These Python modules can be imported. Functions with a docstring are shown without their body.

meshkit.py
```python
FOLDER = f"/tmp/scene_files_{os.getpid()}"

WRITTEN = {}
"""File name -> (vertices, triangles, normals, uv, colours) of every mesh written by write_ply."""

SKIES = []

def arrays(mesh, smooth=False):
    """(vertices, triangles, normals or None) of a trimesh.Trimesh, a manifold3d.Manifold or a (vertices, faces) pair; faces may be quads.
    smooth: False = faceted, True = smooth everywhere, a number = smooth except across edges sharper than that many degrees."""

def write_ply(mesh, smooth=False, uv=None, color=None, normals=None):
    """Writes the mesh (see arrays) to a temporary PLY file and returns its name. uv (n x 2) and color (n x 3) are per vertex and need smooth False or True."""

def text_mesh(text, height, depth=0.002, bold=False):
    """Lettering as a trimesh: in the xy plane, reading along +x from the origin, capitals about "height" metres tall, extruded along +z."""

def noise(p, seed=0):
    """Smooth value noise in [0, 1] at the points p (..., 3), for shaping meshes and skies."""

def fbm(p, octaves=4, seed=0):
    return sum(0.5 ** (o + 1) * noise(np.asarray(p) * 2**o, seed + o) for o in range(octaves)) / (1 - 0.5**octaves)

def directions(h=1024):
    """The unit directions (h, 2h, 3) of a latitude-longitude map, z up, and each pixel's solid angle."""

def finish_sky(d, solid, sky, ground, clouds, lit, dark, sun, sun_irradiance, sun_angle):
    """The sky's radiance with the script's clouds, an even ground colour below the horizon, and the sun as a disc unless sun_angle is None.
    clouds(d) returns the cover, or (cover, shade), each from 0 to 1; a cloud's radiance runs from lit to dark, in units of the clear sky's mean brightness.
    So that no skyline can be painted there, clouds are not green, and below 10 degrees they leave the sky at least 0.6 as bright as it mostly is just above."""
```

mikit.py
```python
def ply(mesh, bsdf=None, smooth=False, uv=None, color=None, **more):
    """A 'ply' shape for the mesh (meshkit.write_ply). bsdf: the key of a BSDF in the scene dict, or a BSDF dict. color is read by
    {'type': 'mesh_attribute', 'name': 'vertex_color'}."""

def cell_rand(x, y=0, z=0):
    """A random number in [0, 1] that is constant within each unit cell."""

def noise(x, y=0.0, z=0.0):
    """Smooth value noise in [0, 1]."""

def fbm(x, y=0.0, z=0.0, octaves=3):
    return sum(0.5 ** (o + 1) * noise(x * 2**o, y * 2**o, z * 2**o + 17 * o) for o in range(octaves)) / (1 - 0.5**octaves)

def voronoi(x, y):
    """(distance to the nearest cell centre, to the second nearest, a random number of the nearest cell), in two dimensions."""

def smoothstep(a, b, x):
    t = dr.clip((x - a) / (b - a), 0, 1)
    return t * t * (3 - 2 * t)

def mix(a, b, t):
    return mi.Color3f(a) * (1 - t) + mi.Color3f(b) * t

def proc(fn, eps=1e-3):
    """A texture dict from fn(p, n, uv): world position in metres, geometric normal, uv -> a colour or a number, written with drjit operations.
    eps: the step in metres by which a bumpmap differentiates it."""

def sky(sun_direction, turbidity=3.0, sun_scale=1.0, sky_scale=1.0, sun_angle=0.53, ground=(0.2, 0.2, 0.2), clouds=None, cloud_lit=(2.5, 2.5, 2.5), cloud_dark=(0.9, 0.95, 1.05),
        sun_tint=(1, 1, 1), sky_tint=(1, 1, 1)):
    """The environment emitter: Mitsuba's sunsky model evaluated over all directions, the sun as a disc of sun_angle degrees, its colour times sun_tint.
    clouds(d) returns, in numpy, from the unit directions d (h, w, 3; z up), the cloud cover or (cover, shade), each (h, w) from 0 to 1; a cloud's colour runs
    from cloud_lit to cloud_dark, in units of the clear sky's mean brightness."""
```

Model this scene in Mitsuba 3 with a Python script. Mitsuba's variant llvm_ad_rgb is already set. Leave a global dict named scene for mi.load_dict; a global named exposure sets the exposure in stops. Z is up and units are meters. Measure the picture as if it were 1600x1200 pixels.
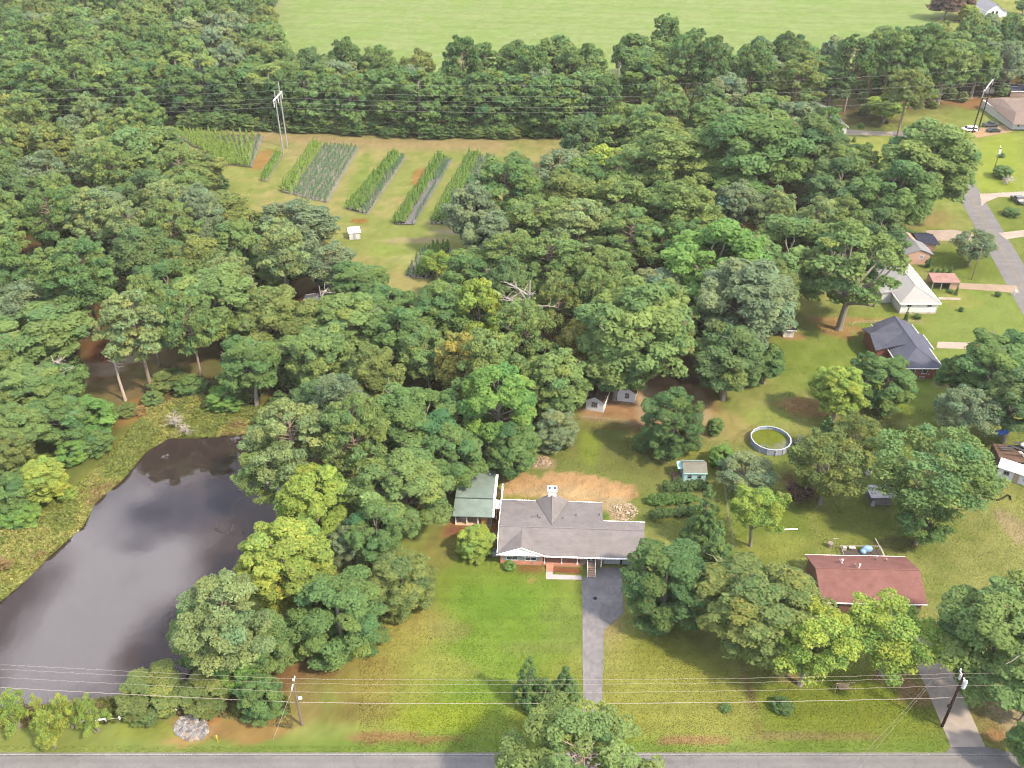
import math
import numpy as np
import trimesh
import shapely
from scipy.ndimage import gaussian_filter
import drjit as dr
import mitsuba as mi
import mikit
import meshkit

T = mi.ScalarTransform4f
scene, labels = {}, {}

# ------------------------------------------------------------------ camera, sky, exposure
F_PX, PITCH, CAM_H = 1400.0, math.radians(34.2), 105.0      # focal length in pixels of a 1600 wide frame
SP, CP = math.sin(PITCH), math.cos(PITCH)
scene['camera'] = {'type': 'perspective', 'fov': math.degrees(2 * math.atan(800 / F_PX)), 'fov_axis': 'x', 'near_clip': 1.0, 'far_clip': 9000.0,
                   'to_world': T().look_at(origin=[0, 0, CAM_H], target=[0, CP, CAM_H - SP], up=[0, 0, 1])}


def clouds(d):
    z = np.maximum(d[..., 2], 0.05)
    p = np.stack([d[..., 0] / z * 3.6 + 3.1, d[..., 1] / z * 3.0 + 1.7, z * 0], -1)
    f = meshkit.fbm(p, 5, 3)
    q = np.stack([d[..., 0] / z * 4.68 + 53.95, d[..., 1] / z * 3.9 - 24.14, z * 0], -1)
    g_ = meshkit.fbm(q, 4, 11)
    s = np.clip((f - 0.30) / 0.20, 0, 1)
    sh = np.clip((g_ - 0.40) / 0.24 + 0.9 * (meshkit.fbm(q * 2.7 + 5, 3, 21) - 0.5), 0, 1)
    return s * s * (3 - 2 * s) * 0.95, sh


scene['sky'] = mikit.sky((0.56, -0.38, 0.74), turbidity=3.5, sun_scale=0.70, sky_scale=1.15, sun_angle=5.0, clouds=clouds,
                         cloud_lit=(4.4, 4.3, 4.6), cloud_dark=(0.70, 0.68, 0.82), ground=(0.12, 0.14, 0.08))
exposure = 3.12


# ------------------------------------------------------------------ helpers
def G(u, v, z=0.0):
    """the point at height z that a pixel of the 1600 x 1200 photograph looks at"""
    a, b = (u - 800) / F_PX, (v - 600) / F_PX
    t = (CAM_H - z) / (SP + b * CP)
    return np.array([a * t, (CP - b * SP) * t])


def depth(x, y, z):
    return y * CP + (CAM_H - z) * SP


def poly(px):
    return shapely.Polygon([G(u, v) for u, v in px])


def lin(r, g, b):
    c = np.array([r, g, b], float) / 255
    return np.where(c < 0.04045, c / 12.92, ((c + 0.055) / 1.055) ** 2.4)


LIT = 2.7


def ap(r, g, b):
    """the base colour of something that shows this sRGB colour in full daylight"""
    return lin(r, g, b) / LIT


ATTR = {'type': 'mesh_attribute', 'name': 'vertex_color'}
scene['matte'] = {'type': 'twosided', 'bsdf': {'type': 'diffuse', 'reflectance': ATTR}}
scene['paint'] = {'type': 'twosided', 'bsdf': {'type': 'principled', 'base_color': ATTR, 'roughness': 0.5, 'specular': 0.4}}
scene['gloss'] = {'type': 'twosided', 'bsdf': {'type': 'principled', 'base_color': ATTR, 'roughness': 0.22, 'specular': 0.5, 'clearcoat': 0.6, 'clearcoat_gloss': 0.9}}
scene['metal'] = {'type': 'twosided', 'bsdf': {'type': 'principled', 'base_color': ATTR, 'roughness': 0.38, 'metallic': 0.6, 'specular': 0.5}}
scene['leaf'] = {'type': 'principledthin', 'base_color': ATTR, 'roughness': 0.55, 'diff_trans': 0.9, 'spec_trans': 0.0, 'eta': 1.35}


def turf_bump(p, n, uv):
    return 0.10 * mikit.fbm(p.x * 3.1, p.y * 3.1, 0, 3) + 0.05 * mikit.noise(p.x * 11, p.y * 11)


scene['turf'] = {'type': 'twosided', 'bsdf': {'type': 'bumpmap', 'arbitrary': mikit.proc(turf_bump, 0.03), 'scale': 1.0, 'bsdf': {'type': 'diffuse', 'reflectance': ATTR}}}


ROAD_MID = float(G(800, 1176)[1] - 4.1)


def road_colour(p, n, uv):
    big = mikit.fbm(p.x * 0.35, p.y * 0.9, 1, 3)
    fine = mikit.noise(p.x * 6, p.y * 6)
    crack = mikit.smoothstep(0.035, 0.0, dr.abs(mikit.noise(p.x * 0.5, p.y * 0.5, 4) - 0.5))
    return mikit.mix((0.105, 0.105, 0.11), (0.165, 0.162, 0.16), 0.65 * big + 0.35 * fine) * (1 - 0.14 * crack) * (1 - 0.10 * mikit.smoothstep(0.45, 0.1, dr.abs(dr.abs(dr.abs(p.y - ROAD_MID) - 2.0) - 0.85)) * mikit.smoothstep(30.0, 25.0, dr.abs(p.y - ROAD_MID)))


scene['asphalt'] = {'type': 'twosided', 'bsdf': {'type': 'diffuse', 'reflectance': mikit.proc(road_colour)}}


def ripple(p, n, uv):
    return 0.02 * mikit.fbm(p.x * 1.1, p.y * 1.6, 0, 3)


scene['pond_water'] = {'type': 'twosided', 'bsdf': {'type': 'bumpmap', 'arbitrary': mikit.proc(ripple, 0.05), 'scale': 0.10,
                       'bsdf': {'type': 'principled', 'base_color': {'type': 'rgb', 'value': [0.022, 0.016, 0.015]}, 'roughness': 0.03, 'specular': 0.85}}}


def ply_raw(v, f, bsdf, col, normals=None):
    path = meshkit.write_ply((np.asarray(v, float), np.asarray(f, int)), False, None, np.asarray(col, float), normals=normals)
    return {'type': 'ply', 'filename': path, 'face_normals': normals is None, 'bsdf': {'type': 'ref', 'id': bsdf}}


def numbered(base, where=None):
    where = scene if where is None else where
    if base not in where:
        return base
    i = 1
    while f'{base}_{i:03d}' in where:
        i += 1
    return f'{base}_{i:03d}'


USED = {}


def key_for(base):
    n = USED.get(base, 0)
    USED[base] = n + 1
    return base if n == 0 else f'{base}_{n:03d}'


def tag(key, label, cat=None, group=None, kind=None):
    labels[key] = {k: x for k, x in (('label', label), ('category', cat), ('group', group), ('kind', kind)) if x}


def tint(v, col, noise=0.07, freq=1.1, seed=0, streak=(1, 1, 1)):
    col = np.asarray(col, float)
    p = np.asarray(v) * np.array(streak)
    n1 = meshkit.fbm(p * freq, 3, seed) - 0.5
    n2 = meshkit.noise(p * freq * 5.3 + 3, seed + 5) - 0.5
    return np.clip(col * (1 + noise * (2.4 * n1 + 1.3 * n2))[:, None], 0.002, 0.95)


def bx(x0, x1, y0, y1, z0, z1):
    m = trimesh.creation.box((x1 - x0, y1 - y0, z1 - z0))
    m.apply_translation(((x0 + x1) / 2, (y0 + y1) / 2, (z0 + z1) / 2))
    return m


def cyl(x, y, z0, z1, r, n=10, r2=None):
    return tube([(x, y, z0), (x, y, z1)], [r, r if r2 is None else r2], n)


def tube(pts, rad, n=6, cap=True):
    pts = np.asarray(pts, float)
    rad = np.broadcast_to(np.asarray(rad, float), (len(pts),))
    d = np.gradient(pts, axis=0)
    d /= np.linalg.norm(d, axis=1, keepdims=True) + 1e-12
    ref = np.where(np.abs(d[:, 2:]) > 0.9, [[1.0, 0, 0]], [[0, 0, 1.0]])
    x = np.cross(ref, d)
    x /= np.linalg.norm(x, axis=1, keepdims=True) + 1e-12
    y = np.cross(d, x)
    a = np.arange(n) * 2 * np.pi / n
    ring = (np.cos(a)[None, :, None] * x[:, None] + np.sin(a)[None, :, None] * y[:, None]) * rad[:, None, None] + pts[:, None]
    v = ring.reshape(-1, 3)
    f = []
    for i in range(len(pts) - 1):
        for k in range(n):
            p, q = i * n + k, i * n + (k + 1) % n
            f += [(p, q, q + n), (p, q + n, p + n)]
    if cap:
        v = np.vstack([v, pts[:1], pts[-1:]])
        c0, c1, e = len(v) - 2, len(v) - 1, (len(pts) - 1) * n
        for k in range(n):
            f += [(c0, (k + 1) % n, k), (c1, e + k, e + (k + 1) % n)]
    return trimesh.Trimesh(v, f, process=False)


def cat(ms):
    return trimesh.util.concatenate([m for m in ms if m is not None])


def slab(pts, t=0.12):
    """a plate with these corners on its top side, t thick (downwards)"""
    pts = np.asarray(pts, float)
    n = len(pts)
    v = np.vstack([pts, pts - [0, 0, t]])
    f = [(0, i, i + 1) for i in range(1, n - 1)] + [(n, n + i + 1, n + i) for i in range(1, n - 1)]
    for i in range(n):
        j = (i + 1) % n
        f += [(i, i + n, j + n), (i, j + n, j)]
    return trimesh.Trimesh(v, f, process=False)


def prism(profile, y0, y1, axis='y'):
    """a profile [(x, z)] pushed from y0 to y1 (or [(y, z)] along x)"""
    pr = np.asarray(profile, float)
    n = len(pr)
    if axis == 'y':
        a = np.column_stack([pr[:, 0], np.full(n, y0), pr[:, 1]])
        b = np.column_stack([pr[:, 0], np.full(n, y1), pr[:, 1]])
    else:
        a = np.column_stack([np.full(n, y0), pr[:, 0], pr[:, 1]])
        b = np.column_stack([np.full(n, y1), pr[:, 0], pr[:, 1]])
    tri = trimesh.creation.triangulate_polygon(shapely.Polygon(pr), engine='earcut')[1]
    f = [tuple(t) for t in tri] + [tuple(t[::-1] + n) for t in np.asarray(tri)]
    for i in range(n):
        j = (i + 1) % n
        f += [(i, j, j + n), (i, j + n, i + n)]
    return trimesh.Trimesh(np.vstack([a, b]), f, process=False)


def split_faces(m, size):
    v, f = trimesh.remesh.subdivide_to_size(m.vertices, m.faces, size, max_iter=12)
    return trimesh.Trimesh(v, f, process=False)


class Thing:
    """a thing whose parts are built in its own frame: x to the right, y away from the road, turned by rot degrees"""

    def __init__(s, name, label, category, o=(0, 0), rot=0.0, z=0.0, group=None):
        s.key = key_for(name)
        tag(s.key, label, category, group)
        r = math.radians(rot)
        s.m = np.array([[math.cos(r), -math.sin(r), 0, o[0]], [math.sin(r), math.cos(r), 0, o[1]], [0, 0, 1, z], [0, 0, 0, 1.0]])
        s.used = {}

    def p(s, name, mesh, col, mat='paint', under=None, noise=0.06, size=None, freq=1.1, label=None, streak=(1, 1, 1), kind=None):
        if isinstance(mesh, (list, tuple)):
            mesh = cat(mesh)
        if size:
            mesh = split_faces(mesh, size)
        if mat == 'paint':
            col = np.minimum(np.asarray(col, float) * 1.75, 0.78)
        v = mesh.vertices @ s.m[:3, :3].T + s.m[:3, 3]
        base = f'{under or s.key}__{name}'
        k = numbered(base)
        vv = v[mesh.faces].reshape(-1, 3)
        scene[k] = ply_raw(vv, np.arange(len(vv)).reshape(-1, 3), mat, tint(vv, col, noise, freq, len(scene) % 97, streak))
        if label or kind:
            tag(k, label, None, None, kind)
        return k

    def window(s, x0, x1, z0, z1, y, side='f', frame=(235, 238, 240), glass=(60, 75, 90), bars=(1, 1), under=None, t=0.07):
        """a window on a wall: side f (towards -y), b, l (towards -x), r; y is the wall's plane"""
        def w(a0, a1, b0, b1, d0, d1):
            if side in 'fb':
                q = -1 if side == 'f' else 1
                lo, hi = sorted((y + q * d0, y + q * d1))
                return bx(a0, a1, lo, hi, b0, b1)
            q = -1 if side == 'l' else 1
            lo, hi = sorted((y + q * d0, y + q * d1))
            return bx(lo, hi, a0, a1, b0, b1)
        e = 0.03
        fr = [w(x0 - t, x1 + t, z1, z1 + t, -e, 0.05), w(x0 - t, x1 + t, z0 - t * 1.4, z0, -e, 0.07), w(x0 - t, x0, z0, z1, -e, 0.05), w(x1, x1 + t, z0, z1, -e, 0.05)]
        for i in range(1, bars[0]):
            xx = x0 + (x1 - x0) * i / bars[0]
            fr.append(w(xx - 0.03, xx + 0.03, z0, z1, -e, 0.045))
        for i in range(1, bars[1]):
            zz = z0 + (z1 - z0) * i / bars[1]
            fr.append(w(x0, x1, zz - 0.03, zz + 0.03, -e, 0.04))
        k = s.p('window', fr, ap(*frame), under=under, noise=0.02)
        s.p('pane', w(x0, x1, z0, z1, -e, 0.02), ap(*glass) * 0.8, 'gloss', under=k, noise=0.1)
        return k


def single(name, mesh, col, mat, label, category, group=None, kind=None, noise=0.06, size=None, freq=1.1):
    if mat == 'paint':
        col = np.minimum(np.asarray(col, float) * 1.6, 0.78)
    k = key_for(name)
    if isinstance(mesh, (list, tuple)):
        mesh = cat(mesh)
    if size:
        mesh = split_faces(mesh, size)
    vv = mesh.vertices[mesh.faces].reshape(-1, 3)
    scene[k] = ply_raw(vv, np.arange(len(vv)).reshape(-1, 3), mat, tint(vv, col, noise, freq, len(scene) % 97))
    tag(k, label, category, group, kind)
    return k


# ------------------------------------------------------------------ the ground: one sheet
POND = poly([(-330, 1010), (-120, 990), (0, 938), (40, 905), (72, 872), (128, 822), (150, 782), (193, 747), (228, 704), (262, 684), (330, 682), (392, 676),
             (440, 705), (452, 760), (430, 815), (395, 862), (352, 915), (326, 975), (318, 1030), (300, 1066), (240, 1080), (170, 1088), (100, 1098), (0, 1104), (-330, 1115)])
MARSH = poly([(-200, 900), (0, 835), (70, 795), (130, 752), (190, 690), (232, 640), (280, 612), (350, 625), (420, 640), (470, 680), (440, 705), (392, 676), (330, 682),
              (262, 684), (228, 704), (193, 747), (150, 782), (128, 822), (72, 872), (40, 905), (0, 938), (-120, 990), (-200, 985)])
PX0 = 0


def axis(lo, hi, near, far, core):
    """grid lines: spacing near inside core, growing to far at the ends, then a few lines to 3 km"""
    out = [core[0]]
    while out[-1] < core[1]:
        out.append(out[-1] + near)
    a = list(out)
    s = near
    while a[-1] < hi:
        s = min(far, s * 1.02)
        a.append(a[-1] + s)
    s = near
    b = [core[0]]
    while b[-1] > lo:
        s = min(far, s * 1.02)
        b.append(b[-1] - s)
    return np.array([-3000, -1500, -800] + b[:0:-1] + a + [900, 1600, 3200.0])


XS = axis(-330, 330, 0.62, 2.2, (-105, 105))
ys = [-3000, -1200, -400, -100, 0, 30, 52.0]
s_ = 0.55
while ys[-1] < 620:
    ys.append(ys[-1] + s_)
    s_ = min(2.4, s_ * 1.0045)
YS = np.array(ys + [800, 1100, 1700, 3200.0])
GX, GY = np.meshgrid(XS, YS)
FLAT = np.stack([GX, GY, GX * 0], -1)
N_BIG = meshkit.fbm(FLAT / 14, 4, 1)
N_MID = meshkit.fbm(FLAT / 3.2, 4, 2)
N_FINE = meshkit.noise(FLAT / 0.9, 3) * 0.6 + meshkit.noise(FLAT / 0.55, 4) * 0.4
N_EDGE = meshkit.fbm(FLAT / 5.0, 4, 7) - 0.5


def inside(pg, blur=1.5, wob=1.2):
    m = shapely.contains_xy(pg, GX + N_EDGE * 2 * wob, GY + np.roll(N_EDGE, 37, 1) * 2 * wob).astype(float)
    return gaussian_filter(m, blur)


GC = np.zeros(GX.shape + (3,))


def lay(mask, col, var=0.16, alt=None):
    """lays a ground colour where mask is 1; alt: a second colour in patches"""
    global GC
    def sward(q):      # the grass of this site is a little greener than it first reads
        return (q[0] * 0.955, q[1] * 1.045, q[2] * 1.06) if q[1] > 0.93 * q[0] else (q[0] * 0.975, q[1] * 1.035, q[2] * 1.06) if q[1] > 0.84 * q[0] else q
    c = ap(*sward(col))[None, None]
    if alt is not None:
        t = np.clip((0.55 * N_BIG + 0.45 * N_MID - 0.42) / 0.18, 0, 1)[..., None]
        c = c * (1 - t) + ap(*sward(alt)) * t
    c = c * (1 + var * (2.0 * (N_MID - 0.5) + 1.8 * (N_FINE - 0.5)))[..., None]
    m = np.clip(mask, 0, 1)[..., None]
    GC = GC * (1 - m) + c * m


def spot(u, v, ru, rv, col, amount=1.0, soft=0.5, rough=0.5, var=0.2):
    """an uneven patch of ground, its half-width and half-height in photograph pixels at that place"""
    c = G(u, v)
    rx = abs(G(u + ru, v)[0] - c[0])
    ry = abs(G(u, v - rv)[1] - G(u, v + rv)[1]) / 2
    q = np.sqrt(((GX - c[0]) / rx) ** 2 + ((GY - c[1]) / ry) ** 2) + rough * 2.2 * N_EDGE + rough * 0.9 * (N_FINE - 0.5) + rough * 0.9 * (N_MID - 0.5)
    m = np.clip((1 + soft / 2 - q) / soft, 0, 1)
    lay(m * m * (3 - 2 * m) * amount, col, var)


lay(np.ones(GX.shape), (158, 160, 84), 0.16, (176, 166, 98))
# woods: leaf litter under the trees
WOODS = {
    'far': [(-300, -40), (432, -40), (418, 60), (450, 150), (965, 160), (965, 212), (780, 217), (600, 212), (440, 204), (290, 200), (150, 196), (-300, 190)],
    'left': [(-300, 240), (100, 238), (240, 242), (290, 312), (330, 380), (400, 420), (480, 408), (545, 440), (600, 500), (640, 540), (700, 500), (720, 430), (760, 370), (860, 300), (960, 250), (1010, 222), (1080, 205), (1240, 200), (1310, 300),
             (1410, 340), (1430, 400), (1300, 450), (1215, 470), (1190, 560), (1085, 580), (1040, 560), (930, 600), (880, 650), (800, 712), (700, 735), (660, 810), (560, 830), (480, 760), (430, 660), (330, 640), (190, 690), (70, 795), (-300, 900)],
    'right': [(965, 160), (980, 185), (1100, 190), (1260, 178), (1300, 150), (1340, 185), (1500, 165), (1620, 150), (1620, 95), (1400, 110), (1240, 130), (1000, 120)],
}
for w in WOODS.values():
    lay(inside(poly(w), 2.5, 2.0), (122, 100, 70), 0.25, (104, 98, 62))
# the far hay field and the cleared strip under the transmission line
lay(inside(poly([(400, 70), (430, -60), (1480, -60), (1470, 20), (1480, 60), (1300, 110), (960, 150), (450, 150)]), 2, 1), (160, 173, 100), 0.08, (170, 175, 112))
lay(inside(poly([(398, 75), (424, -60), (446, -60), (428, 60)]), 1.5, 1), (178, 166, 120), 0.1)
lay(inside(poly([(-300, 193), (290, 203), (440, 208), (600, 215), (780, 220), (1000, 215), (1000, 232), (770, 240), (560, 226), (300, 216), (-300, 205)]), 1.5, 1.5), (188, 158, 112), 0.16, (176, 162, 104))
NURSERY = poly([(290, 203), (440, 208), (600, 216), (790, 221), (960, 218), (860, 300), (760, 370), (700, 440), (640, 540), (590, 480), (480, 400), (360, 380), (300, 300)])
lay(inside(NURSERY, 2, 2) * 0.85, (162, 162, 88), 0.14, (182, 165, 106))
lay(inside(poly([(290, 203), (440, 209), (600, 217), (790, 221), (790, 236), (600, 232), (440, 222), (290, 213)]), 2, 1.5), (190, 160, 116), 0.16)
for a in [(655, 275, 10, 14, (176, 132, 84)), (560, 345, 14, 5, (166, 118, 70)), (410, 250, 14, 14, (186, 142, 88)), (470, 240, 20, 14, (184, 164, 112)), (600, 270, 8, 40, (180, 166, 104)), (655, 375, 55, 4, (196, 172, 128)),
          (720, 362, 40, 4, (190, 168, 138)), (600, 395, 34, 10, (160, 168, 80)), (560, 285, 12, 40, (150, 160, 78)), (640, 405, 40, 8, (190, 178, 112))]:
    spot(*a, amount=0.8)
# yards on the right
lay(inside(poly([(1220, 520), (1290, 500), (1400, 480), (1500, 430), (1620, 470), (1620, 500), (1500, 600), (1480, 660), (1420, 660), (1340, 600), (1210, 620)]), 2, 1), (150, 160, 72), 0.12, (164, 166, 86))
lay(inside(poly([(1470, 455), (1600, 460), (1600, 540), (1480, 600), (1470, 530)]), 1.5, 0.6), (160, 166, 86), 0.1)
lay(inside(poly([(1450, 385), (1570, 380), (1600, 440), (1500, 442), (1448, 420)]), 1.5, 0.6), (146, 152, 74), 0.12)
lay(inside(poly([(1530, 215), (1600, 205), (1600, 300), (1520, 300)]), 1.5, 0.6), (172, 176, 74), 0.1)
lay(inside(poly([(1320, 215), (1400, 215), (1400, 260), (1330, 270)]), 1.5, 0.6), (176, 172, 90), 0.1)
lay(inside(poly([(1540, 310), (1620, 305), (1620, 430), (1590, 390), (1550, 340)]), 1.5, 0.6), (142, 146, 70), 0.12)
spot(1520, 160, 60, 8, (176, 136, 96), 0.9)
spot(1330, 180, 60, 18, (112, 96, 70), 0.8)
for a in [(1310, 517, 34, 12, (190, 150, 104)), (1330, 500, 60, 4, (200, 160, 112)), (1240, 525, 22, 8, (206, 168, 120)), (1400, 500, 50, 6, (176, 160, 92)), (1470, 600, 20, 6, (182, 164, 118)), (1500, 470, 25, 14, (182, 172, 92)),
          (1420, 340, 60, 14, (184, 160, 104)), (1255, 635, 44, 16, (188, 146, 110)), (1290, 640, 24, 14, (196, 164, 116)), (1145, 665, 36, 22, (192, 170, 108)), (1200, 650, 40, 16, (176, 176, 92))]:
    spot(*a, amount=0.8)
# the back yard of the main house
lay(inside(poly([(785, 735), (870, 690), (905, 655), (1000, 662), (1110, 690), (1130, 760), (1140, 870), (1000, 830), (900, 790), (785, 780)]), 2, 1), (166, 156, 92), 0.13, (150, 150, 80))
spot(920, 700, 14, 26, (166, 170, 74), 0.9)
spot(985, 715, 40, 34, (140, 134, 76), 0.7)
spot(880, 765, 98, 27, (226, 188, 140), 1.0, 0.16, 0.42, 0.3)
spot(870, 772, 70, 12, (234, 200, 154), 0.6)
spot(960, 795, 22, 20, (222, 190, 150), 0.9, 0.3, 0.6)
spot(842, 722, 20, 11, (206, 176, 140), 0.9, 0.3, 0.6)
spot(820, 778, 34, 5, (172, 160, 80), 0.9)
spot(948, 806, 7, 7, (130, 150, 66), 1)
lay(inside(poly([(900, 650), (930, 600), (1060, 540), (1110, 560), (1120, 640), (1095, 690), (990, 680), (985, 662), (905, 652)]), 1.5, 1), (184, 146, 108), 0.2, (196, 160, 124))
spot(1018, 635, 26, 26, (216, 186, 150), 0.8, 0.4, 0.6)
spot(1085, 580, 40, 24, (96, 76, 62), 0.8)
spot(1100, 645, 12, 40, (206, 178, 138), 0.8)
spot(1000, 668, 90, 4, (160, 134, 94), 0.6)
spot(1090, 715, 30, 20, (170, 160, 80), 0.8)
# front lawn
lay(inside(poly([(560, 1165), (560, 1010), (690, 870), (780, 880), (912, 905), (910, 1165)]), 2.5, 1.2), (158, 162, 70), 0.12, (170, 164, 80))
lay(inside(poly([(700, 890), (760, 885), (908, 908), (905, 1000), (830, 1060), (800, 1165), (690, 1165), (690, 1000)]), 3.5, 1.5), (142, 162, 64), 0.10, (150, 164, 70))
for a in [(620, 1000, 60, 50, (188, 172, 92)), (600, 960, 90, 34, (196, 176, 100)), (690, 1040, 60, 20, (180, 170, 88)), (560, 1060, 60, 40, (178, 154, 84)), (640, 905, 26, 60, (176, 168, 88)), (690, 850, 24, 40, (168, 150, 86)),
          (690, 1120, 80, 22, (170, 172, 58)), (850, 1010, 70, 14, (156, 158, 86)), (880, 980, 40, 30, (150, 158, 80)), (830, 907, 6, 5, (206, 170, 118)), (560, 1110, 60, 20, (150, 130, 74)), (700, 985, 30, 16, (172, 160, 92)),
          (770, 940, 70, 24, (134, 160, 60)), (1000, 1090, 60, 40, (180, 166, 78)), (1080, 1080, 70, 50, (172, 160, 74)), (962, 1000, 14, 50, (200, 170, 124)), (950, 960, 16, 30, (190, 164, 116))]:
    spot(*a, amount=0.7, soft=0.75)
# verge and front yards to the right
lay(inside(poly([(945, 1165), (945, 1000), (1010, 980), (1180, 1060), (1185, 1165)]), 2.5, 1), (166, 158, 74), 0.12, (178, 168, 86))
lay(inside(poly([(1190, 1165), (1185, 1060), (1300, 1040), (1420, 1050), (1480, 1165)]), 2.5, 1), (156, 156, 66), 0.12, (146, 152, 62))
lay(inside(poly([(180, 1178), (180, 1165), (540, 1160), (760, 1158), (1200, 1158), (1480, 1160), (1480, 1176)]), 1.5, 0.5), (128, 150, 62), 0.16)
lay(inside(poly([(1040, 870), (1120, 770), (1150, 850), (1250, 880), (1190, 930), (1110, 980)]), 2, 1), (160, 162, 78), 0.1)
lay(inside(poly([(1120, 760), (1200, 770), (1350, 800), (1430, 850), (1430, 870), (1260, 870), (1150, 860)]), 2, 1), (146, 154, 70), 0.1, (160, 158, 82))
spot(1210, 850, 60, 16, (178, 172, 88), 0.8)
lay(inside(poly([(1500, 1050), (1600, 1060), (1600, 1170), (1560, 1172), (1510, 1130)]), 2, 1), (176, 152, 100), 0.2, (158, 142, 84))
for a in [(600, 1150, 54, 9, (172, 138, 98)), (660, 1155, 60, 5, (166, 138, 92)), (1090, 1156, 60, 6, (176, 144, 104)), (1230, 1150, 60, 5, (166, 148, 96)), (1170, 1075, 6, 60, (164, 142, 86)), (1235, 1055, 34, 10, (176, 148, 100)), (1395, 1060, 34, 16, (190, 158, 118)),
          (1430, 1080, 30, 20, (198, 164, 124)), (1330, 1150, 60, 6, (164, 146, 88)), (1560, 1095, 40, 30, (200, 178, 132)), (1590, 1130, 24, 40, (208, 182, 144)), (1560, 1150, 20, 10, (190, 150, 112)), (1540, 1075, 30, 12, (166, 150, 84)),
          (300, 1135, 40, 26, (198, 160, 112)), (325, 1118, 20, 14, (206, 150, 96)), (400, 1140, 60, 18, (186, 152, 100)), (450, 1060, 26, 26, (136, 100, 72)), (490, 1045, 40, 16, (156, 122, 84)), (230, 1140, 60, 14, (168, 166, 80)), (470, 1100, 30, 40, (172, 150, 92)), (250, 1110, 80, 8, (190, 160, 108))]:
    spot(*a, amount=0.85)
# beds of red mulch and clay around the house and the workshop
for px in ([(693, 838), (697, 818), (762, 822), (762, 838)], [(768, 838), (770, 790), (783, 790), (781, 840), (776, 880), (772, 860)], [(796, 880), (850, 884), (851, 893), (796, 889)], [(864, 884), (905, 887), (906, 896), (864, 893)]):
    lay(inside(poly(px), 0.7, 0.15), (164, 112, 84), 0.2)
spot(700, 815, 16, 7, (206, 160, 112), 0.9)
spot(690, 780, 12, 40, (136, 98, 72), 0.8)
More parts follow.
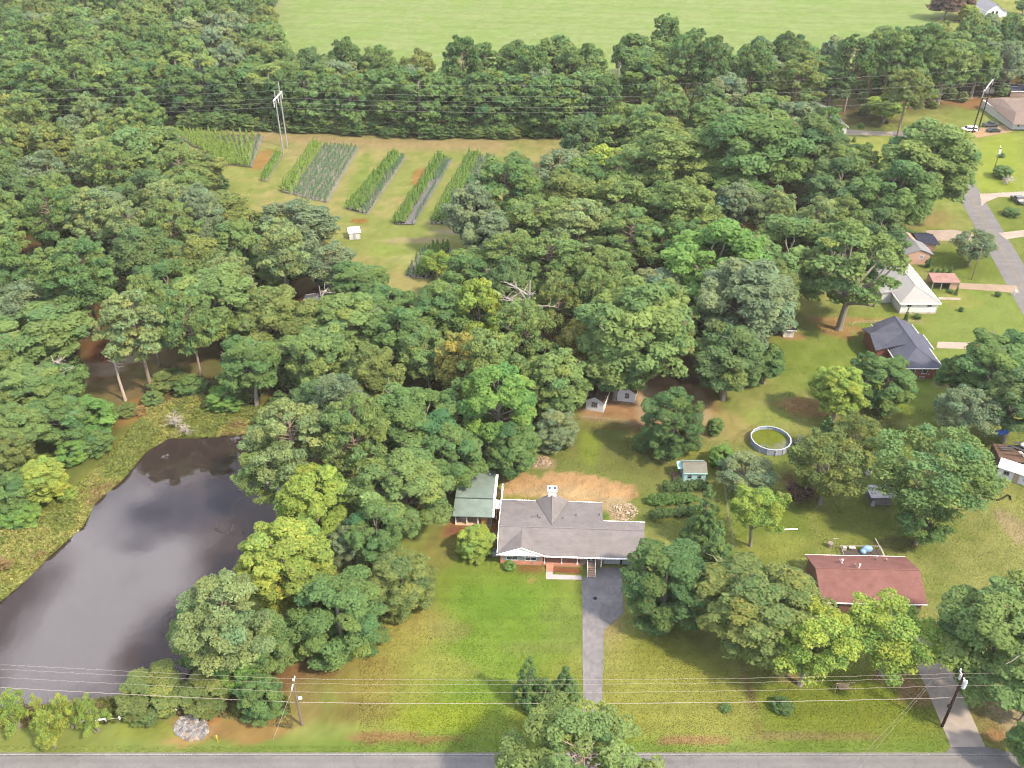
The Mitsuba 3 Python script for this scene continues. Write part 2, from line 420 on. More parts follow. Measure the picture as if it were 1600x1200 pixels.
# left bank, clearing below the tall pines, weeds
lay(inside(MARSH.buffer(2), 2, 2), (150, 146, 74), 0.2, (134, 128, 62))
lay(inside(poly([(108, 602), (150, 530), (215, 500), (300, 525), (400, 565), (420, 625), (330, 618), (230, 640), (180, 650)]), 2, 1.5), (140, 118, 82), 0.2, (124, 120, 72))
lay(inside(poly([(-200, 700), (40, 640), (110, 610), (190, 640), (150, 720), (60, 790), (-200, 860)]), 2, 2), (128, 134, 66), 0.2, (116, 118, 60))
spot(165, 555, 34, 34, (150, 98, 70), 0.9)
spot(150, 575, 40, 12, (186, 160, 134), 0.9)
spot(205, 560, 24, 6, (196, 170, 140), 0.8)
spot(10, 750, 18, 20, (166, 130, 96), 0.9)
spot(210, 640, 30, 30, (176, 140, 84), 0.8)
spot(1420, 690, 60, 20, (130, 136, 66), 0.8)
spot(1560, 770, 40, 30, (176, 164, 92), 0.8)
spot(1545, 735, 20, 24, (190, 160, 112), 0.8)
spot(1580, 820, 20, 30, (196, 168, 128), 0.8)
spot(1250, 760, 30, 26, (116, 92, 74), 0.8)
spot(1390, 850, 40, 12, (112, 104, 66), 0.7)
# mowing passes on the front lawn and the neighbours' yards
mow = 1 + 0.045 * np.sin(GY * 2 * np.pi / 1.25 + 1.5 * N_BIG) + 0.03 * np.sin(GY * 2 * np.pi / 3.1 + GX * 0.05)
mown = inside(poly([(560, 1165), (560, 1000), (700, 880), (912, 905), (1180, 1060), (1480, 1060), (1480, 1165)]), 2, 1)
GC *= (1 + (mow - 1) * mown)[..., None]
far_m = inside(poly([(400, 70), (430, -60), (1480, -60), (1470, 20), (1480, 60), (1300, 110), (960, 150), (450, 150)]), 2, 1)
GC *= (1 + far_m * (0.05 * np.sin(GY * 0.55 + 5 * N_BIG) * N_MID + 0.10 * (meshkit.fbm(FLAT * np.array([0.012, 0.09, 1]), 4, 9) - 0.5)))[..., None]
tram = np.abs(np.mod(GY + 0.22 * GX + 6 * (N_BIG - 0.5), 17.0) - 8.5)
GC *= (1 - far_m * 0.10 * np.clip(1.6 - tram, 0, 1) * (0.4 + N_MID))[..., None]
# relief: slight unevenness, the pond's bowl, flat where paving lies
zz = (N_BIG - 0.5) * 0.35 + (N_MID - 0.5) * 0.10
near_pond = shapely.distance(shapely.points(GX, GY), POND)
in_pond = shapely.contains_xy(POND, GX, GY)
deep = shapely.distance(shapely.points(GX[in_pond], GY[in_pond]), POND.exterior)
bank = np.clip(1 - near_pond / 4.0, 0, 1)
zz = zz * (1 - bank) - 0.28 * bank ** 2
zz[in_pond] = -0.30 - np.minimum(deep * 0.35, 2.0)
PAVED = []


def pave(px):
    PAVED.append(poly(px) if not isinstance(px, shapely.Polygon) else px)
    return PAVED[-1]


def sheet(pg, z, size=1.5):
    v, f = trimesh.creation.triangulate_polygon(pg, engine='earcut')
    m = trimesh.Trimesh(np.column_stack([v, np.full(len(v), z)]), f, process=False)
    m.fix_normals()
    return split_faces(m, size) if size else m


# ------------------------------------------------------------------ roads, drives, paths
road_y1, road_y0 = G(800, 1176)[1], G(800, 1176)[1] - 8.2
main_road = pave(shapely.box(-400, road_y0, 400, road_y1))
ra, rb = G(1600, 452), G(1512, 300)
rd = (rb - ra) / np.linalg.norm(rb - ra)
rn = np.array([rd[1], -rd[0]])
side_pts = [ra - rd * 130, ra, rb, G(1484, 250), G(1466, 226), G(1440, 213), G(1394, 208.8)]
side_line = shapely.LineString(side_pts)
side_road = pave(side_line.buffer(3.6, cap_style='flat', join_style='round'))
drive_pg = pave([(910, 1176), (911, 1086), (909.5, 904), (940, 887), (972, 887), (974, 958), (944, 984), (941, 1086), (942, 1176)])
gravel_pg = pave([(1487, 1170), (1462, 1110), (1440, 1060), (1420, 1020), (1436, 990), (1470, 1010), (1494, 1060), (1512, 1105), (1540, 1168)])
apron_pg = pave([(1476, 1176.5), (1487, 1167), (1540, 1167), (1585, 1176.5)])
conc = {'blue': [(1465, 534), (1540, 536), (1540, 546), (1463, 544)], 'white': [(1497, 442), (1588, 446), (1594, 458), (1497, 451)], 'walk': [(1466, 464), (1501, 465.5), (1501, 469), (1467, 468)],
        'tan': [(1444, 360), (1492, 359), (1530, 369), (1535, 376), (1464, 376)], 'right': [(1531, 303), (1620, 298), (1620, 306), (1560, 308), (1540, 316), (1534, 322)], 'right2': [(1560, 364), (1620, 357), (1620, 367), (1572, 374)],
        'top': [(1322, 202), (1345, 203.5), (1395, 206), (1395, 212), (1322, 211)], 'vans': [(1498, 203), (1570, 196), (1582, 206), (1510, 218)]}
conc = {k: pave(q) for k, q in conc.items()}
walk_pg = pave([(853, 905), (853, 893), (864, 893), (864, 897.5), (908, 899.5), (909, 906)])
flat = np.zeros(GX.shape)
for pg in PAVED:
    flat = np.maximum(flat, shapely.contains_xy(pg.buffer(1.3), GX, GY))
flat = np.clip(gaussian_filter(flat, 0.8) * 1.6, 0, 1)
zz = zz * (1 - flat) - 0.02 * flat
house_zone = shapely.box(-14, 96, 28, 126)
hz = gaussian_filter(shapely.contains_xy(house_zone, GX, GY).astype(float), 3)
zz = zz * (1 - hz) - 0.01 * hz
gv = np.stack([GX, GY, zz], -1).reshape(-1, 3)
nx = len(XS)
ii = (np.arange(len(YS) - 1)[:, None] * nx + np.arange(nx - 1)[None]).ravel()
gf = np.vstack([np.stack([ii, ii + 1, ii + nx + 1], 1), np.stack([ii, ii + nx + 1, ii + nx], 1)])
gn = np.zeros_like(gv)
fn_ = np.cross(gv[gf[:, 1]] - gv[gf[:, 0]], gv[gf[:, 2]] - gv[gf[:, 0]])
for k in range(3):
    np.add.at(gn, gf[:, k], fn_)
gn /= np.linalg.norm(gn, axis=1, keepdims=True)
scene['ground'] = ply_raw(gv, gf, 'turf', np.clip(GC.reshape(-1, 3), 0.004, 0.8), normals=gn)
tag('ground', 'mown grass, weeds, bare clay and leaf litter over the whole site', None, None, 'structure')


def ground_z(x, y):
    j = np.clip(np.searchsorted(XS, x) - 1, 0, nx - 2)
    i = np.clip(np.searchsorted(YS, y) - 1, 0, len(YS) - 2)
    tx, ty = (x - XS[j]) / (XS[j + 1] - XS[j]), (y - YS[i]) / (YS[i + 1] - YS[i])
    return (zz[i, j] * (1 - tx) + zz[i, j + 1] * tx) * (1 - ty) + (zz[i + 1, j] * (1 - tx) + zz[i + 1, j + 1] * tx) * ty


def structure(name, pg, z, col, mat='matte', noise=0.1, label=None, size=1.5, freq=0.5):
    single(name, sheet(pg, z, size), ap(*col), mat, label or name, None, None, 'structure', noise, None, freq)


structure('road', main_road, 0.010, (160, 160, 160), 'asphalt', size=None, label='grey asphalt two lane road along the bottom')
structure('side_road', side_road, 0.010, (160, 160, 165), 'asphalt', label='grey asphalt side road at the right')
structure('driveway', drive_pg, 0.014, (164, 163, 167), 'matte', 0.22, 'dark asphalt driveway of the brick house', 0.4, 0.45)
structure('gravel_driveway', gravel_pg, 0.014, (216, 206, 196), 'matte', 0.16, 'worn pale gravel driveway by the utility pole', 0.5)
structure('driveway_apron', apron_pg, 0.018, (150, 150, 154), 'matte', 0.1, 'asphalt apron where gravel driveway meets the road', 0.6)
for k, q in conc.items():
    structure('concrete_drive', q, 0.014, {'vans': (206, 178, 144), 'top': (206, 196, 180), 'white': (204, 184, 162)}.get(k, (222, 206, 192)), 'matte', 0.12, 'pale concrete drive or walk in a neighbouring yard', 0.8)
for yy, w_ in ((road_y1 - 0.30, 0.16), (road_y0 + 0.30, 0.16)):
    structure('road_line', shapely.box(-400, yy - w_ / 2, 400, yy + w_ / 2), 0.016, (235, 235, 232), 'matte', 0.16, 'white painted edge line', None)
for o_ in (-0.2, 0.2):
    structure('road_line', shapely.box(-400, (road_y0 + road_y1) / 2 + o_ - 0.06, 400, (road_y0 + road_y1) / 2 + o_ + 0.06), 0.016, (220, 180, 70), 'paint', 0.05, 'yellow painted centre line', None)
structure('road_line', side_line.buffer(0.08, cap_style='flat'), 0.016, (190, 170, 120), 'matte', 0.1, 'worn yellow centre line of the side road', 3)
structure('pond', POND.buffer(1.2), -0.30, (0, 0, 0), 'pond_water', label='dark brown pond reflecting clouds and trees', size=None)

# a trace of haze in the air over the site
scene['air'] = {'type': 'homogeneous', 'albedo': {'type': 'rgb', 'value': [0.95, 0.955, 0.965]}, 'sigma_t': 0.00008}
scene['haze'] = {'type': 'cube', 'to_world': T().translate([0, 0, 53.0]).scale([3600, 3600, 57.0]), 'bsdf': {'type': 'null'}, 'interior': {'type': 'ref', 'id': 'air'}}
tag('haze', 'thin summer haze in the air', 'haze', None, 'stuff')
scene['camera']['medium'] = {'type': 'ref', 'id': 'air'}


# ------------------------------------------------------------------ buildings
SHINGLE = dict(mat='matte', noise=0.17, size=0.42, freq=1.6, streak=(0.6, 0.6, 1))
WHITE = (0.72, 0.72, 0.71)
BRICK = ap(206, 148, 126)


def gable_walls(th, x0, x1, y0, y1, ze, zr, col, axis='y', name='wall', mat='paint', noise=0.06):
    """solid walls with gables; the ridge runs along the axis"""
    if axis == 'y':
        xm = (x0 + x1) / 2
        return th.p(name, prism([(x0, 0), (x1, 0), (x1, ze), (xm, zr), (x0, ze)], y0, y1, 'y'), col, mat, noise=noise)
    ym = (y0 + y1) / 2
    return th.p(name, prism([(y0, 0), (y1, 0), (y1, ze), (ym, zr), (y0, ze)], x0, x1, 'x'), col, mat, noise=noise)


def gable_roof(th, x0, x1, y0, y1, ze, zr, col, axis='y', o=0.35, t=0.14, trim=(0.7, 0.7, 0.69), **kw):
    """two roof planes with an overhang o, a ridge cap and eave boards"""
    if axis == 'y':
        xm, s = (x0 + x1) / 2, (zr - ze) / ((x1 - x0) / 2)
        a, b, zl = x0 - o, x1 + o, ze - s * o
        q = [[(a, y0 - o, zl), (xm, y0 - o, zr), (xm, y1 + o, zr), (a, y1 + o, zl)], [(xm, y0 - o, zr), (b, y0 - o, zl), (b, y1 + o, zl), (xm, y1 + o, zr)]]
        ridge, boards = [(xm, y0 - o, zr + 0.15), (xm, y1 + o, zr + 0.15)], [bx(a - 0.09, a, y0 - o, y1 + o, zl - 0.05, zl + 0.13), bx(b, b + 0.09, y0 - o, y1 + o, zl - 0.05, zl + 0.13)]
    else:
        ym, s = (y0 + y1) / 2, (zr - ze) / ((y1 - y0) / 2)
        a, b, zl = y0 - o, y1 + o, ze - s * o
        q = [[(x0 - o, a, zl), (x1 + o, a, zl), (x1 + o, ym, zr), (x0 - o, ym, zr)], [(x0 - o, ym, zr), (x1 + o, ym, zr), (x1 + o, b, zl), (x0 - o, b, zl)]]
        ridge, boards = [(x0 - o, ym, zr + 0.15), (x1 + o, ym, zr + 0.15)], [bx(x0 - o, x1 + o, a - 0.09, a, zl - 0.05, zl + 0.13), bx(x0 - o, x1 + o, b, b + 0.09, zl - 0.05, zl + 0.13)]
    k = th.p('roof', [slab(np.array(p) + [0, 0, t], t) for p in q], col, **{**SHINGLE, **kw})
    th.p('ridge_cap', tube(ridge, 0.09, 5), np.asarray(col) * 1.12, 'matte', under=k)
    th.p('gutter', boards, trim, under=k, noise=0.02)
    return k


def hip_roof(th, x0, x1, y0, y1, ze, zr, col, o=0.4, t=0.12, trim=(0.7, 0.7, 0.69), hips='both', **kw):
    """ridge along y; hips at the front (or both ends)"""
    a, b, c, d = x0 - o, x1 + o, y0 - o, y1 + o
    h, xm = (b - a) / 2, (a + b) / 2
    f, r = c + h, (d - h if hips == 'both' else d)
    A, B, C, D = (a, c, ze), (b, c, ze), (b, d, ze), (a, d, ze)
    R0, R1 = (xm, f, zr), (xm, r, zr)
    q = [[A, B, R0], [B, C, R1, R0], [D, A, R0, R1]] + ([[C, D, R1]] if hips == 'both' else [])
    k = th.p('roof', [slab(np.array(p) + [0, 0, t], t) for p in q], col, **{**SHINGLE, **kw})
    caps = [tube([np.array(p) + [0, 0, t], np.array(s) + [0, 0, t]], 0.08, 5) for p, s in ((A, R0), (B, R0), (R0, R1)) + (((C, R1), (D, R1)) if hips == 'both' else ())]
    th.p('ridge_cap', caps, np.asarray(col) * 1.08, 'matte', under=k)
    th.p('gutter', [bx(a, b, c - 0.09, c, ze - 0.06, ze + 0.12), bx(b, b + 0.09, c, d, ze - 0.06, ze + 0.12), bx(a - 0.09, a, c, d, ze - 0.06, ze + 0.12)], trim, under=k, noise=0.02)
    return k


# the brick house in the middle, ridge along x, a front and a rear cross gable
HO = G(782, 881)
HR = -2.6
h = Thing('brick_house', 'brick ranch house with brown-grey shingle roof and white chimney beyond the front lawn', 'house', HO, HR)
RC = ap(168, 164, 165)
ZE, ZR, RF, RB0, RB1 = 2.75, 4.6, -0.75, 12.1, 6.25
RY = 3.75
h.p('wall', [bx(0, 6.8, 0, 11.5, -0.3, 2.95), bx(6.8, 16.1, 1.7, 11.5, -0.3, 2.95)], BRICK, 'paint', noise=0.14, size=0.9, freq=2.5)
h.p('garage_wall', [bx(16.1, 16.35, 0.3, 5.6, -0.1, 2.9), bx(22.6, 22.85, 0.3, 5.6, -0.1, 2.9), bx(16.35, 22.6, 5.4, 5.6, -0.1, 3.2)], BRICK * 0.95, noise=0.1)
gd = h.p('garage_door', bx(16.5, 19.2, 0.75, 0.85, 0.02, 2.45), ap(170, 180, 182), noise=0.05)
h.p('panel', [bx(16.6, 19.1, 0.71, 0.75, z, z + 0.5) for z in (0.12, 0.70, 1.28, 1.86)], ap(176, 186, 188), under=gd)
h.p('garage_door', bx(19.5, 22.3, 0.75, 0.85, 0.02, 2.45), ap(170, 180, 182))
bs = (ZR - 2.85) / (RB0 - RY)
zc = ZR - bs * (RB1 - RY)
roof_q = [[(-0.45, RF, ZE), (22.95, RF, ZE), (22.95, RY, ZR), (-0.45, RY, ZR)], [(-0.45, RY, ZR), (16.5, RY, ZR), (16.5, RB0, 2.85), (-0.45, RB0, 2.85)], [(16.5, RY, ZR), (22.95, RY, ZR), (23.3, RB1, zc), (16.5, RB1, zc)]]
rk = h.p('roof', [slab(np.array(q) + [0, 0, 0.12], 0.14) for q in roof_q], RC, **SHINGLE)
h.p('ridge_cap', tube([(-0.45, RY, ZR + 0.14), (22.95, RY, ZR + 0.14)], 0.1, 5), RC * 1.12, 'matte', under=rk)
h.p('fascia', [bx(7.2, 22.95, RF - 0.1, RF, ZE - 0.12, ZE + 0.12), bx(-0.5, 16.5, RB0, RB0 + 0.12, 2.72, 2.98), bx(16.5, 23.3, RB1, RB1 + 0.12, zc - 0.1, zc + 0.13), prism([(RF, ZE - 0.1), (RY, ZR - 0.1), (RY, ZR + 0.12), (RF, ZE + 0.12)], -0.54, -0.45, 'x'), prism([(RY, ZR - 0.1), (RB0, 2.75), (RB0, 2.97), (RY, ZR + 0.12)], -0.54, -0.45, 'x')], WHITE, under=rk, noise=0.02)
fx0, fx1, fz = -0.6, 7.3, 4.42
fm = (fx0 + fx1) / 2
fyb = RY - 0.3
fg = [[(fx0, RF - 0.12, ZE + 0.02), (fm, RF - 0.12, fz), (fm, fyb, fz), (fx0 + 0.05, RF + 0.1, ZE + 0.08)], [(fm, RF - 0.12, fz), (fx1, RF - 0.12, ZE + 0.02), (fx1 - 0.05, RF + 0.1, ZE + 0.08), (fm, fyb, fz)]]
h.p('front_gable_roof', [slab(np.array(q) + [0, 0, 0.2], 0.14) for q in fg], RC * 0.97, **SHINGLE)
h.p('gable_board', [prism([(fx0 + 0.15, ZE - 0.05), (fx1 - 0.15, ZE - 0.05), (fm, fz - 0.02)], RF - 0.05, 0.1, 'y')], WHITE, noise=0.02)
h.p('gable_vent', prism([(fm - 0.55, fz - 0.42), (fm + 0.55, fz - 0.42), (fm, fz - 0.12)], RF - 0.09, RF - 0.03, 'y'), (0.30, 0.31, 0.32))
h.p('rake_board', [tube([(fx0, RF - 0.16, ZE + 0.12), (fm, RF - 0.16, fz + 0.11)], 0.1, 4), tube([(fm, RF - 0.16, fz + 0.11), (fx1, RF - 0.16, ZE + 0.12)], 0.1, 4)], WHITE, noise=0.02)
rx0, rx1, rm, rz = 5.35, 10.95, 8.1, 4.45
ry0 = RY + (ZR - rz) / bs
rg = [[(rx0, RB0 + 0.1, 2.88), (rm, ry0 + 0.1, rz), (rm, RB0 + 0.15, rz)], [(rm, ry0 + 0.1, rz), (rx1, RB0 + 0.1, 2.88), (rm, RB0 + 0.15, rz)]]
h.p('rear_gable_roof', [slab(np.array(q) + [0, 0, 0.19], 0.14) for q in rg], RC * 0.98, **SHINGLE)
h.p('rear_gable_cap', tube([(rm, ry0 + 0.15, rz + 0.2), (rm, RB0, rz + 0.2)], 0.1, 5), RC * 1.15, 'matte')
h.p('rear_gable_wall', prism([(rx0 + 0.2, 2.7), (rx1 - 0.2, 2.7), (rm, rz)], RB0 - 0.4, RB0, 'y'), WHITE)
ch = h.p('chimney', bx(rm - 0.72, rm + 0.72, 11.6, 12.9, 0, 5.5), ap(240, 240, 242), noise=0.03)
h.p('chimney_cap', [bx(rm - 0.82, rm + 0.82, 11.5, 13.0, 5.5, 5.64)], ap(236, 236, 240), under=ch)
h.p('flue', [cyl(rm + q, 12.25, 5.6, 5.98, 0.2, 10) for q in (-0.45, 0.45)], ap(96, 96, 130), under=ch)
for vx, vy, vh in ((4.85, 6.7, 0.25), (5.75, 6.9, 0.55), (6.15, 6.6, 0.2), (9.9, 6.6, 0.3), (12.1, 7.7, 0.35), (15.9, 7.9, 0.5)):
    vz = ZR - bs * (vy - RY)
    h.p('vent_pipe', cyl(vx, vy, vz, vz + 0.15 + vh, 0.09 if vh > 0.22 else 0.14, 8), (0.05, 0.05, 0.05), under=rk)
for x in (1.05, 4.05):
    h.window(x, x + 0.78, 1.05, 2.35, 0.0, bars=(1, 2), glass=(70, 90, 110))
    h.window(x + 0.86, x + 1.64, 1.05, 2.35, 0.0, bars=(1, 2), glass=(70, 90, 110))
    for s in (x - 0.58, x + 1.74):
        sh_ = h.p('shutter', bx(s, s + 0.46, -0.06, 0.02, 0.95, 2.42), ap(150, 170, 172))
        h.p('slat', [bx(s + 0.05, s + 0.41, -0.085, -0.055, z, z + 0.07) for z in np.arange(1.05, 2.3, 0.14)], ap(140, 160, 164), under=sh_, kind='stuff')
h.p('foundation_vent', [bx(1.9, 2.3, -0.04, 0.02, 0.1, 0.28)], (0.5, 0.48, 0.46))
h.p('meter_box', bx(5.1, 5.3, -0.15, 0.02, 0.3, 0.8), (0.12, 0.12, 0.12))
h.p('porch_floor', bx(6.85, 12.7, -0.15, 1.7, -0.2, 0.55), ap(190, 138, 118), noise=0.1)
for i in range(3):
    h.p('porch_step', bx(7.35, 8.5, -0.15 - 0.38 * (i + 1), -0.15 - 0.38 * i, -0.1, 0.42 - 0.15 * i), ap(204, 148, 126) * (1 - 0.05 * i), noise=0.1)
for x in (7.05, 9.8, 12.3):
    h.p('porch_post', [bx(x - 0.06, x + 0.06, -0.08, 0.04, 0.55, 2.75), bx(x - 0.1, x + 0.1, -0.12, 0.08, 0.55, 0.7)], WHITE)
h.window(7.6, 9.2, 1.2, 2.4, 1.7, bars=(2, 1))
h.p('front_door', bx(10.7, 11.7, 1.62, 1.75, 0.56, 2.6), ap(120, 90, 80))
h.p('stone_facing', [bx(12.75, 16.15, 0.25, 1.7, -0.1, 1.0), bx(12.75, 13.75, 0.25, 1.7, 1.0, 2.8), bx(15.2, 16.1, 0.25, 1.7, 1.0, 2.8), bx(13.75, 15.2, 0.3, 1.7, 2.5, 2.8)], ap(176, 160, 144), 'matte', noise=0.5, size=0.22, freq=3.0)
h.window(13.85, 14.42, 1.02, 2.42, 0.45, bars=(1, 1), glass=(52, 70, 80))
h.window(14.55, 15.12, 1.02, 2.42, 0.45, bars=(1, 1), glass=(52, 70, 80))
h.p('corner_post', bx(16.05, 16.2, -0.05, 0.1, 0, 2.75), WHITE)
st = h.p('stair', bx(13.9, 15.1, -0.75, 0.25, 0.0, 0.95), ap(150, 138, 128))
for i in range(5):
    h.p('step', bx(13.9, 15.1, -0.75 - 0.31 * (i + 1) + 0.02, -0.75 - 0.31 * i, 0.80 - 0.165 * i - 0.06, 0.80 - 0.165 * i), ap(204, 170, 146), under=st)
for x in (13.88, 15.12):
    h.p('stair_rail', [tube([(x, 0.2, 1.85), (x, -0.75, 1.85), (x, -2.3, 0.95)], 0.045, 4), tube([(x, -2.3, 0.95), (x, -2.3, 0)], 0.045, 4), tube([(x, -0.75, 1.85), (x, -0.75, 0.9)], 0.045, 4), tube([(x, -1.5, 1.42), (x, -1.5, 0.5)], 0.03, 4)], WHITE, under=st)
h.window(1.0, 2.2, 1.2, 2.3, 0.0 + 0.0, 'l', bars=(1, 2))
ac = Thing('air_conditioner', 'grey outdoor air conditioner at the left wall of the brick house', 'air conditioner', HO, HR)
ac.p('casing', bx(-1.35, -0.35, 1.5, 2.5, 0, 1.0), ap(130, 140, 150))
ac.p('fan_guard', [cyl(-0.85, 2.0, 1.0, 1.03, 0.42, 16)], (0.06, 0.06, 0.07))
structure('front_walk', walk_pg, 0.02, (236, 232, 232), 'matte', 0.04, 'white concrete walk in front of the porch of the brick house', 0.7)
mu = single('mulch_bed', [sheet(poly([(865, 886), (905, 888.5), (906, 897), (865, 894)]), 0.025, 0.4)], ap(166, 112, 84), 'matte', 'red-brown mulch bed between porch and white walk', 'mulch', None, 'stuff', 0.2, None, 2)

# the workshop with the green roof
w = Thing('workshop', 'outbuilding with pale green roof and open porch left of the brick house', 'outbuilding', HO, HR)
w.p('wall', bx(-8.0, -2.0, 11.2, 18.4, -0.2, 2.75), ap(226, 228, 232), noise=0.05)
GC_ = ap(166, 188, 180)
wr = w.p('roof', [slab([(-8.35, 11.6, 3.55), (-1.85, 11.6, 3.55), (-1.85, 18.8, 3.0), (-8.35, 18.8, 3.0)], 0.14)], GC_, **SHINGLE)
w.p('porch_roof', [slab([(-8.5, 8.1, 2.55), (-1.75, 8.1, 2.55), (-1.85, 11.75, 3.42), (-8.35, 11.75, 3.42)], 0.12)], GC_ * 0.97, **SHINGLE)
w.p('flashing', bx(-8.35, -1.85, 11.58, 11.66, 3.44, 3.58), ap(70, 90, 88), under=wr)
w.p('rake_board', [slab([(-1.84, 8.15, 2.50), (-1.45, 8.15, 2.50), (-1.50, 11.7, 3.36), (-1.84, 11.7, 3.36)], 0.1), slab([(-1.84, 11.7, 3.45), (-1.42, 11.7, 3.45), (-1.38, 18.9, 2.9), (-1.84, 18.9, 2.9)], 0.1)], WHITE)
w.p('rear_strip', slab([(-8.0, 18.82, 2.9), (-1.9, 18.82, 2.9), (-1.9, 20.3, 2.6), (-8.0, 20.3, 2.6)], 0.1), ap(150, 150, 146), noise=0.2, size=0.5)
for x in (-6.6, -2.9):
    w.p('roof_vent', [cyl(x, 18.6, 3.0, 3.25, 0.13, 10)], WHITE, under=wr)
for x in (-8.05, -6.2, -4.3):
    w.p('porch_post', bx(x - 0.08, x + 0.08, 8.75, 8.95, 0, 2.6), WHITE)
w.p('porch_floor', bx(-8.2, -2.0, 8.6, 11.2, -0.1, 0.12), ap(206, 178, 152), noise=0.1)
w.p('board_panel', [bx(-3.7, -2.75, 8.8, 8.88, 0.1, 2.5)], ap(206, 168, 104), label='yellow wooden board panel in the porch')
w.p('grey_panel', [bx(-2.7, -1.95, 8.8, 8.88, 0.1, 2.5)], ap(150, 150, 146))
w.p('porch_table', [bx(-7.6, -6.6, 9.6, 10.6, 0.7, 0.78), bx(-7.2, -7.0, 10.0, 10.2, 0.1, 0.7)], ap(190, 200, 206))
w.window(13.0, 14.2, 1.2, 2.2, -2.0, 'r')
bw = Thing('breezeway', 'small white flat link between workshop and brick house', 'breezeway', HO, HR)
bw.p('roof', slab([(-1.4, 10.3, 2.5), (-0.55, 10.3, 2.5), (-0.55, 12.3, 2.55), (-1.45, 12.6, 2.55)], 0.1), WHITE)
bw.p('post', [cyl(-1.3, 10.4, 0, 2.45, 0.06, 6), cyl(-0.65, 10.4, 0, 2.45, 0.06, 6)], WHITE)
fe = Thing('white_fence', 'short white board fence beside the right wall of the workshop', 'fence', HO, HR)
for i in range(6):
    fe.p('board', bx(-0.72, -0.62, 13.4 + i * 0.75, 14.1 + i * 0.75, 0.05, 1.5), WHITE)
for i in range(4):
    fe.p('post', bx(-0.62, -0.5, 13.4 + i * 1.47, 13.52 + i * 1.47, 0, 1.6), WHITE)

# the teal garden shed
tO = G(1067, 755)
s = Thing('garden_shed', 'small pale turquoise shed with grey roof and two windows in the back yard', 'shed', tO, -1)
TEAL = ap(176, 222, 220)
s.p('wall', prism([(0, 0), (3.2, 0), (3.2, 2.5), (1.6, 3.4), (0, 2.5)], 0, 3.9, 'x'), TEAL, noise=0.04)
gable_roof(s, 0, 3.9, 0, 3.2, 2.5, 3.3, ap(166, 168, 156), 'x', 0.2, 0.1, trim=TEAL)
for x in (0.75, 2.45):
    s.window(x, x + 0.62, 1.25, 1.85, 0.0, glass=(40, 46, 50), frame=(150, 170, 170), bars=(1, 2))
s.p('porch_roof', slab([(-1.0, 1.0, 2.5), (0.02, 1.0, 2.62), (0.02, 3.2, 2.62), (-1.0, 3.2, 2.5)], 0.08), TEAL)
s.p('deck', bx(-1.7, 0, 0.1, 2.6, 0, 0.35), ap(120, 100, 90))
s.p('railing', [bx(-1.7, 0, 0.1, 0.16, 0.85, 0.95), bx(-1.7, 0, 0.1, 0.16, 0.55, 0.62)] + [bx(x, x + 0.07, 0.1, 0.17, 0.3, 0.95) for x in (-1.7, -1.15, -0.6, -0.08)], ap(176, 170, 166))
s.p('door', bx(-0.05, 0.02, 1.2, 2.0, 0.3, 2.2), ap(110, 150, 152))

# the round pool
pO = G(1203, 693)
p = Thing('swimming_pool', 'round above ground pool with pale blue liner and green algae water', 'pool', pO)
PR, PH, NS = 3.75, 1.32, 16
an = [2 * math.pi * i / NS for i in range(NS)]


def ring_wall(r, z0, z1, inward=False, n=NS):
    v, f = [], []
    for i in range(n):
        a = 2 * math.pi * i / n
        v += [(r * math.cos(a), r * math.sin(a), z0), (r * math.cos(a), r * math.sin(a), z1)]
    for i in range(n):
        j = (i + 1) % n
        f += [(2 * i, 2 * j, 2 * j + 1), (2 * i, 2 * j + 1, 2 * i + 1)]
    return trimesh.Trimesh(v, [q[::-1] for q in f] if inward else f, process=False)


for i in range(NS):
    a, b = an[i], an[(i + 1) % NS]
    p.p('wall_panel', prism([(PR * math.cos(a), PR * math.sin(a)), (PR * math.cos(b), PR * math.sin(b)), ((PR - 0.05) * math.cos(b), (PR - 0.05) * math.sin(b)), ((PR - 0.05) * math.cos(a), (PR - 0.05) * math.sin(a))], 0, 1, 'y').apply_transform(np.array([[1, 0, 0, 0], [0, 0, 1, 0], [0, PH, 0, -0.02], [0, 0, 0, 1.0]])), ap(164, 172, 190), noise=0.06)
    q0, q1 = PR + 0.06, PR - 0.16
    p.p('rim', slab([(q0 * math.cos(a), q0 * math.sin(a), PH + 0.05), (q0 * math.cos(b), q0 * math.sin(b), PH + 0.05), (q1 * math.cos(b), q1 * math.sin(b), PH + 0.05), (q1 * math.cos(a), q1 * math.sin(a), PH + 0.05)], 0.06), ap(186, 196, 214), noise=0.03)
    p.p('upright', cyl((PR + 0.05) * math.cos(a), (PR + 0.05) * math.sin(a), 0, PH, 0.07, 6), ap(150, 160, 180))
p.p('liner', ring_wall(PR - 0.07, 0.1, PH + 0.02, True, 32), ap(148, 192, 230), noise=0.05)
wv = [(0, 0, 0.62)]
wf, rings, segs = [], 14, 40
for r in range(1, rings + 1):
    for q in range(segs):
        wv.append(((PR - 0.06) * r / rings * math.cos(2 * math.pi * q / segs), (PR - 0.06) * r / rings * math.sin(2 * math.pi * q / segs), 0.62))
for q in range(segs):
    wf.append((0, 1 + q, 1 + (q + 1) % segs))
    for r in range(rings - 1):
        a, b = 1 + r * segs + q, 1 + r * segs + (q + 1) % segs
        wf += [(a, a + segs, b + segs), (a, b + segs, b)]
wm_ = trimesh.Trimesh(wv, wf, process=False)
wk = p.p('water', wm_, (0.1, 0.1, 0.1), 'gloss')
wt = wm_.vertices[wm_.faces].reshape(-1, 3)
al = np.clip((meshkit.fbm(wt * [0.55, 0.55, 1] + 4, 4, 2) - 0.5) * 5 + (wt[:, 1] - 0.35 * wt[:, 0] + 1.5) * 0.9, 0, 1)[:, None]
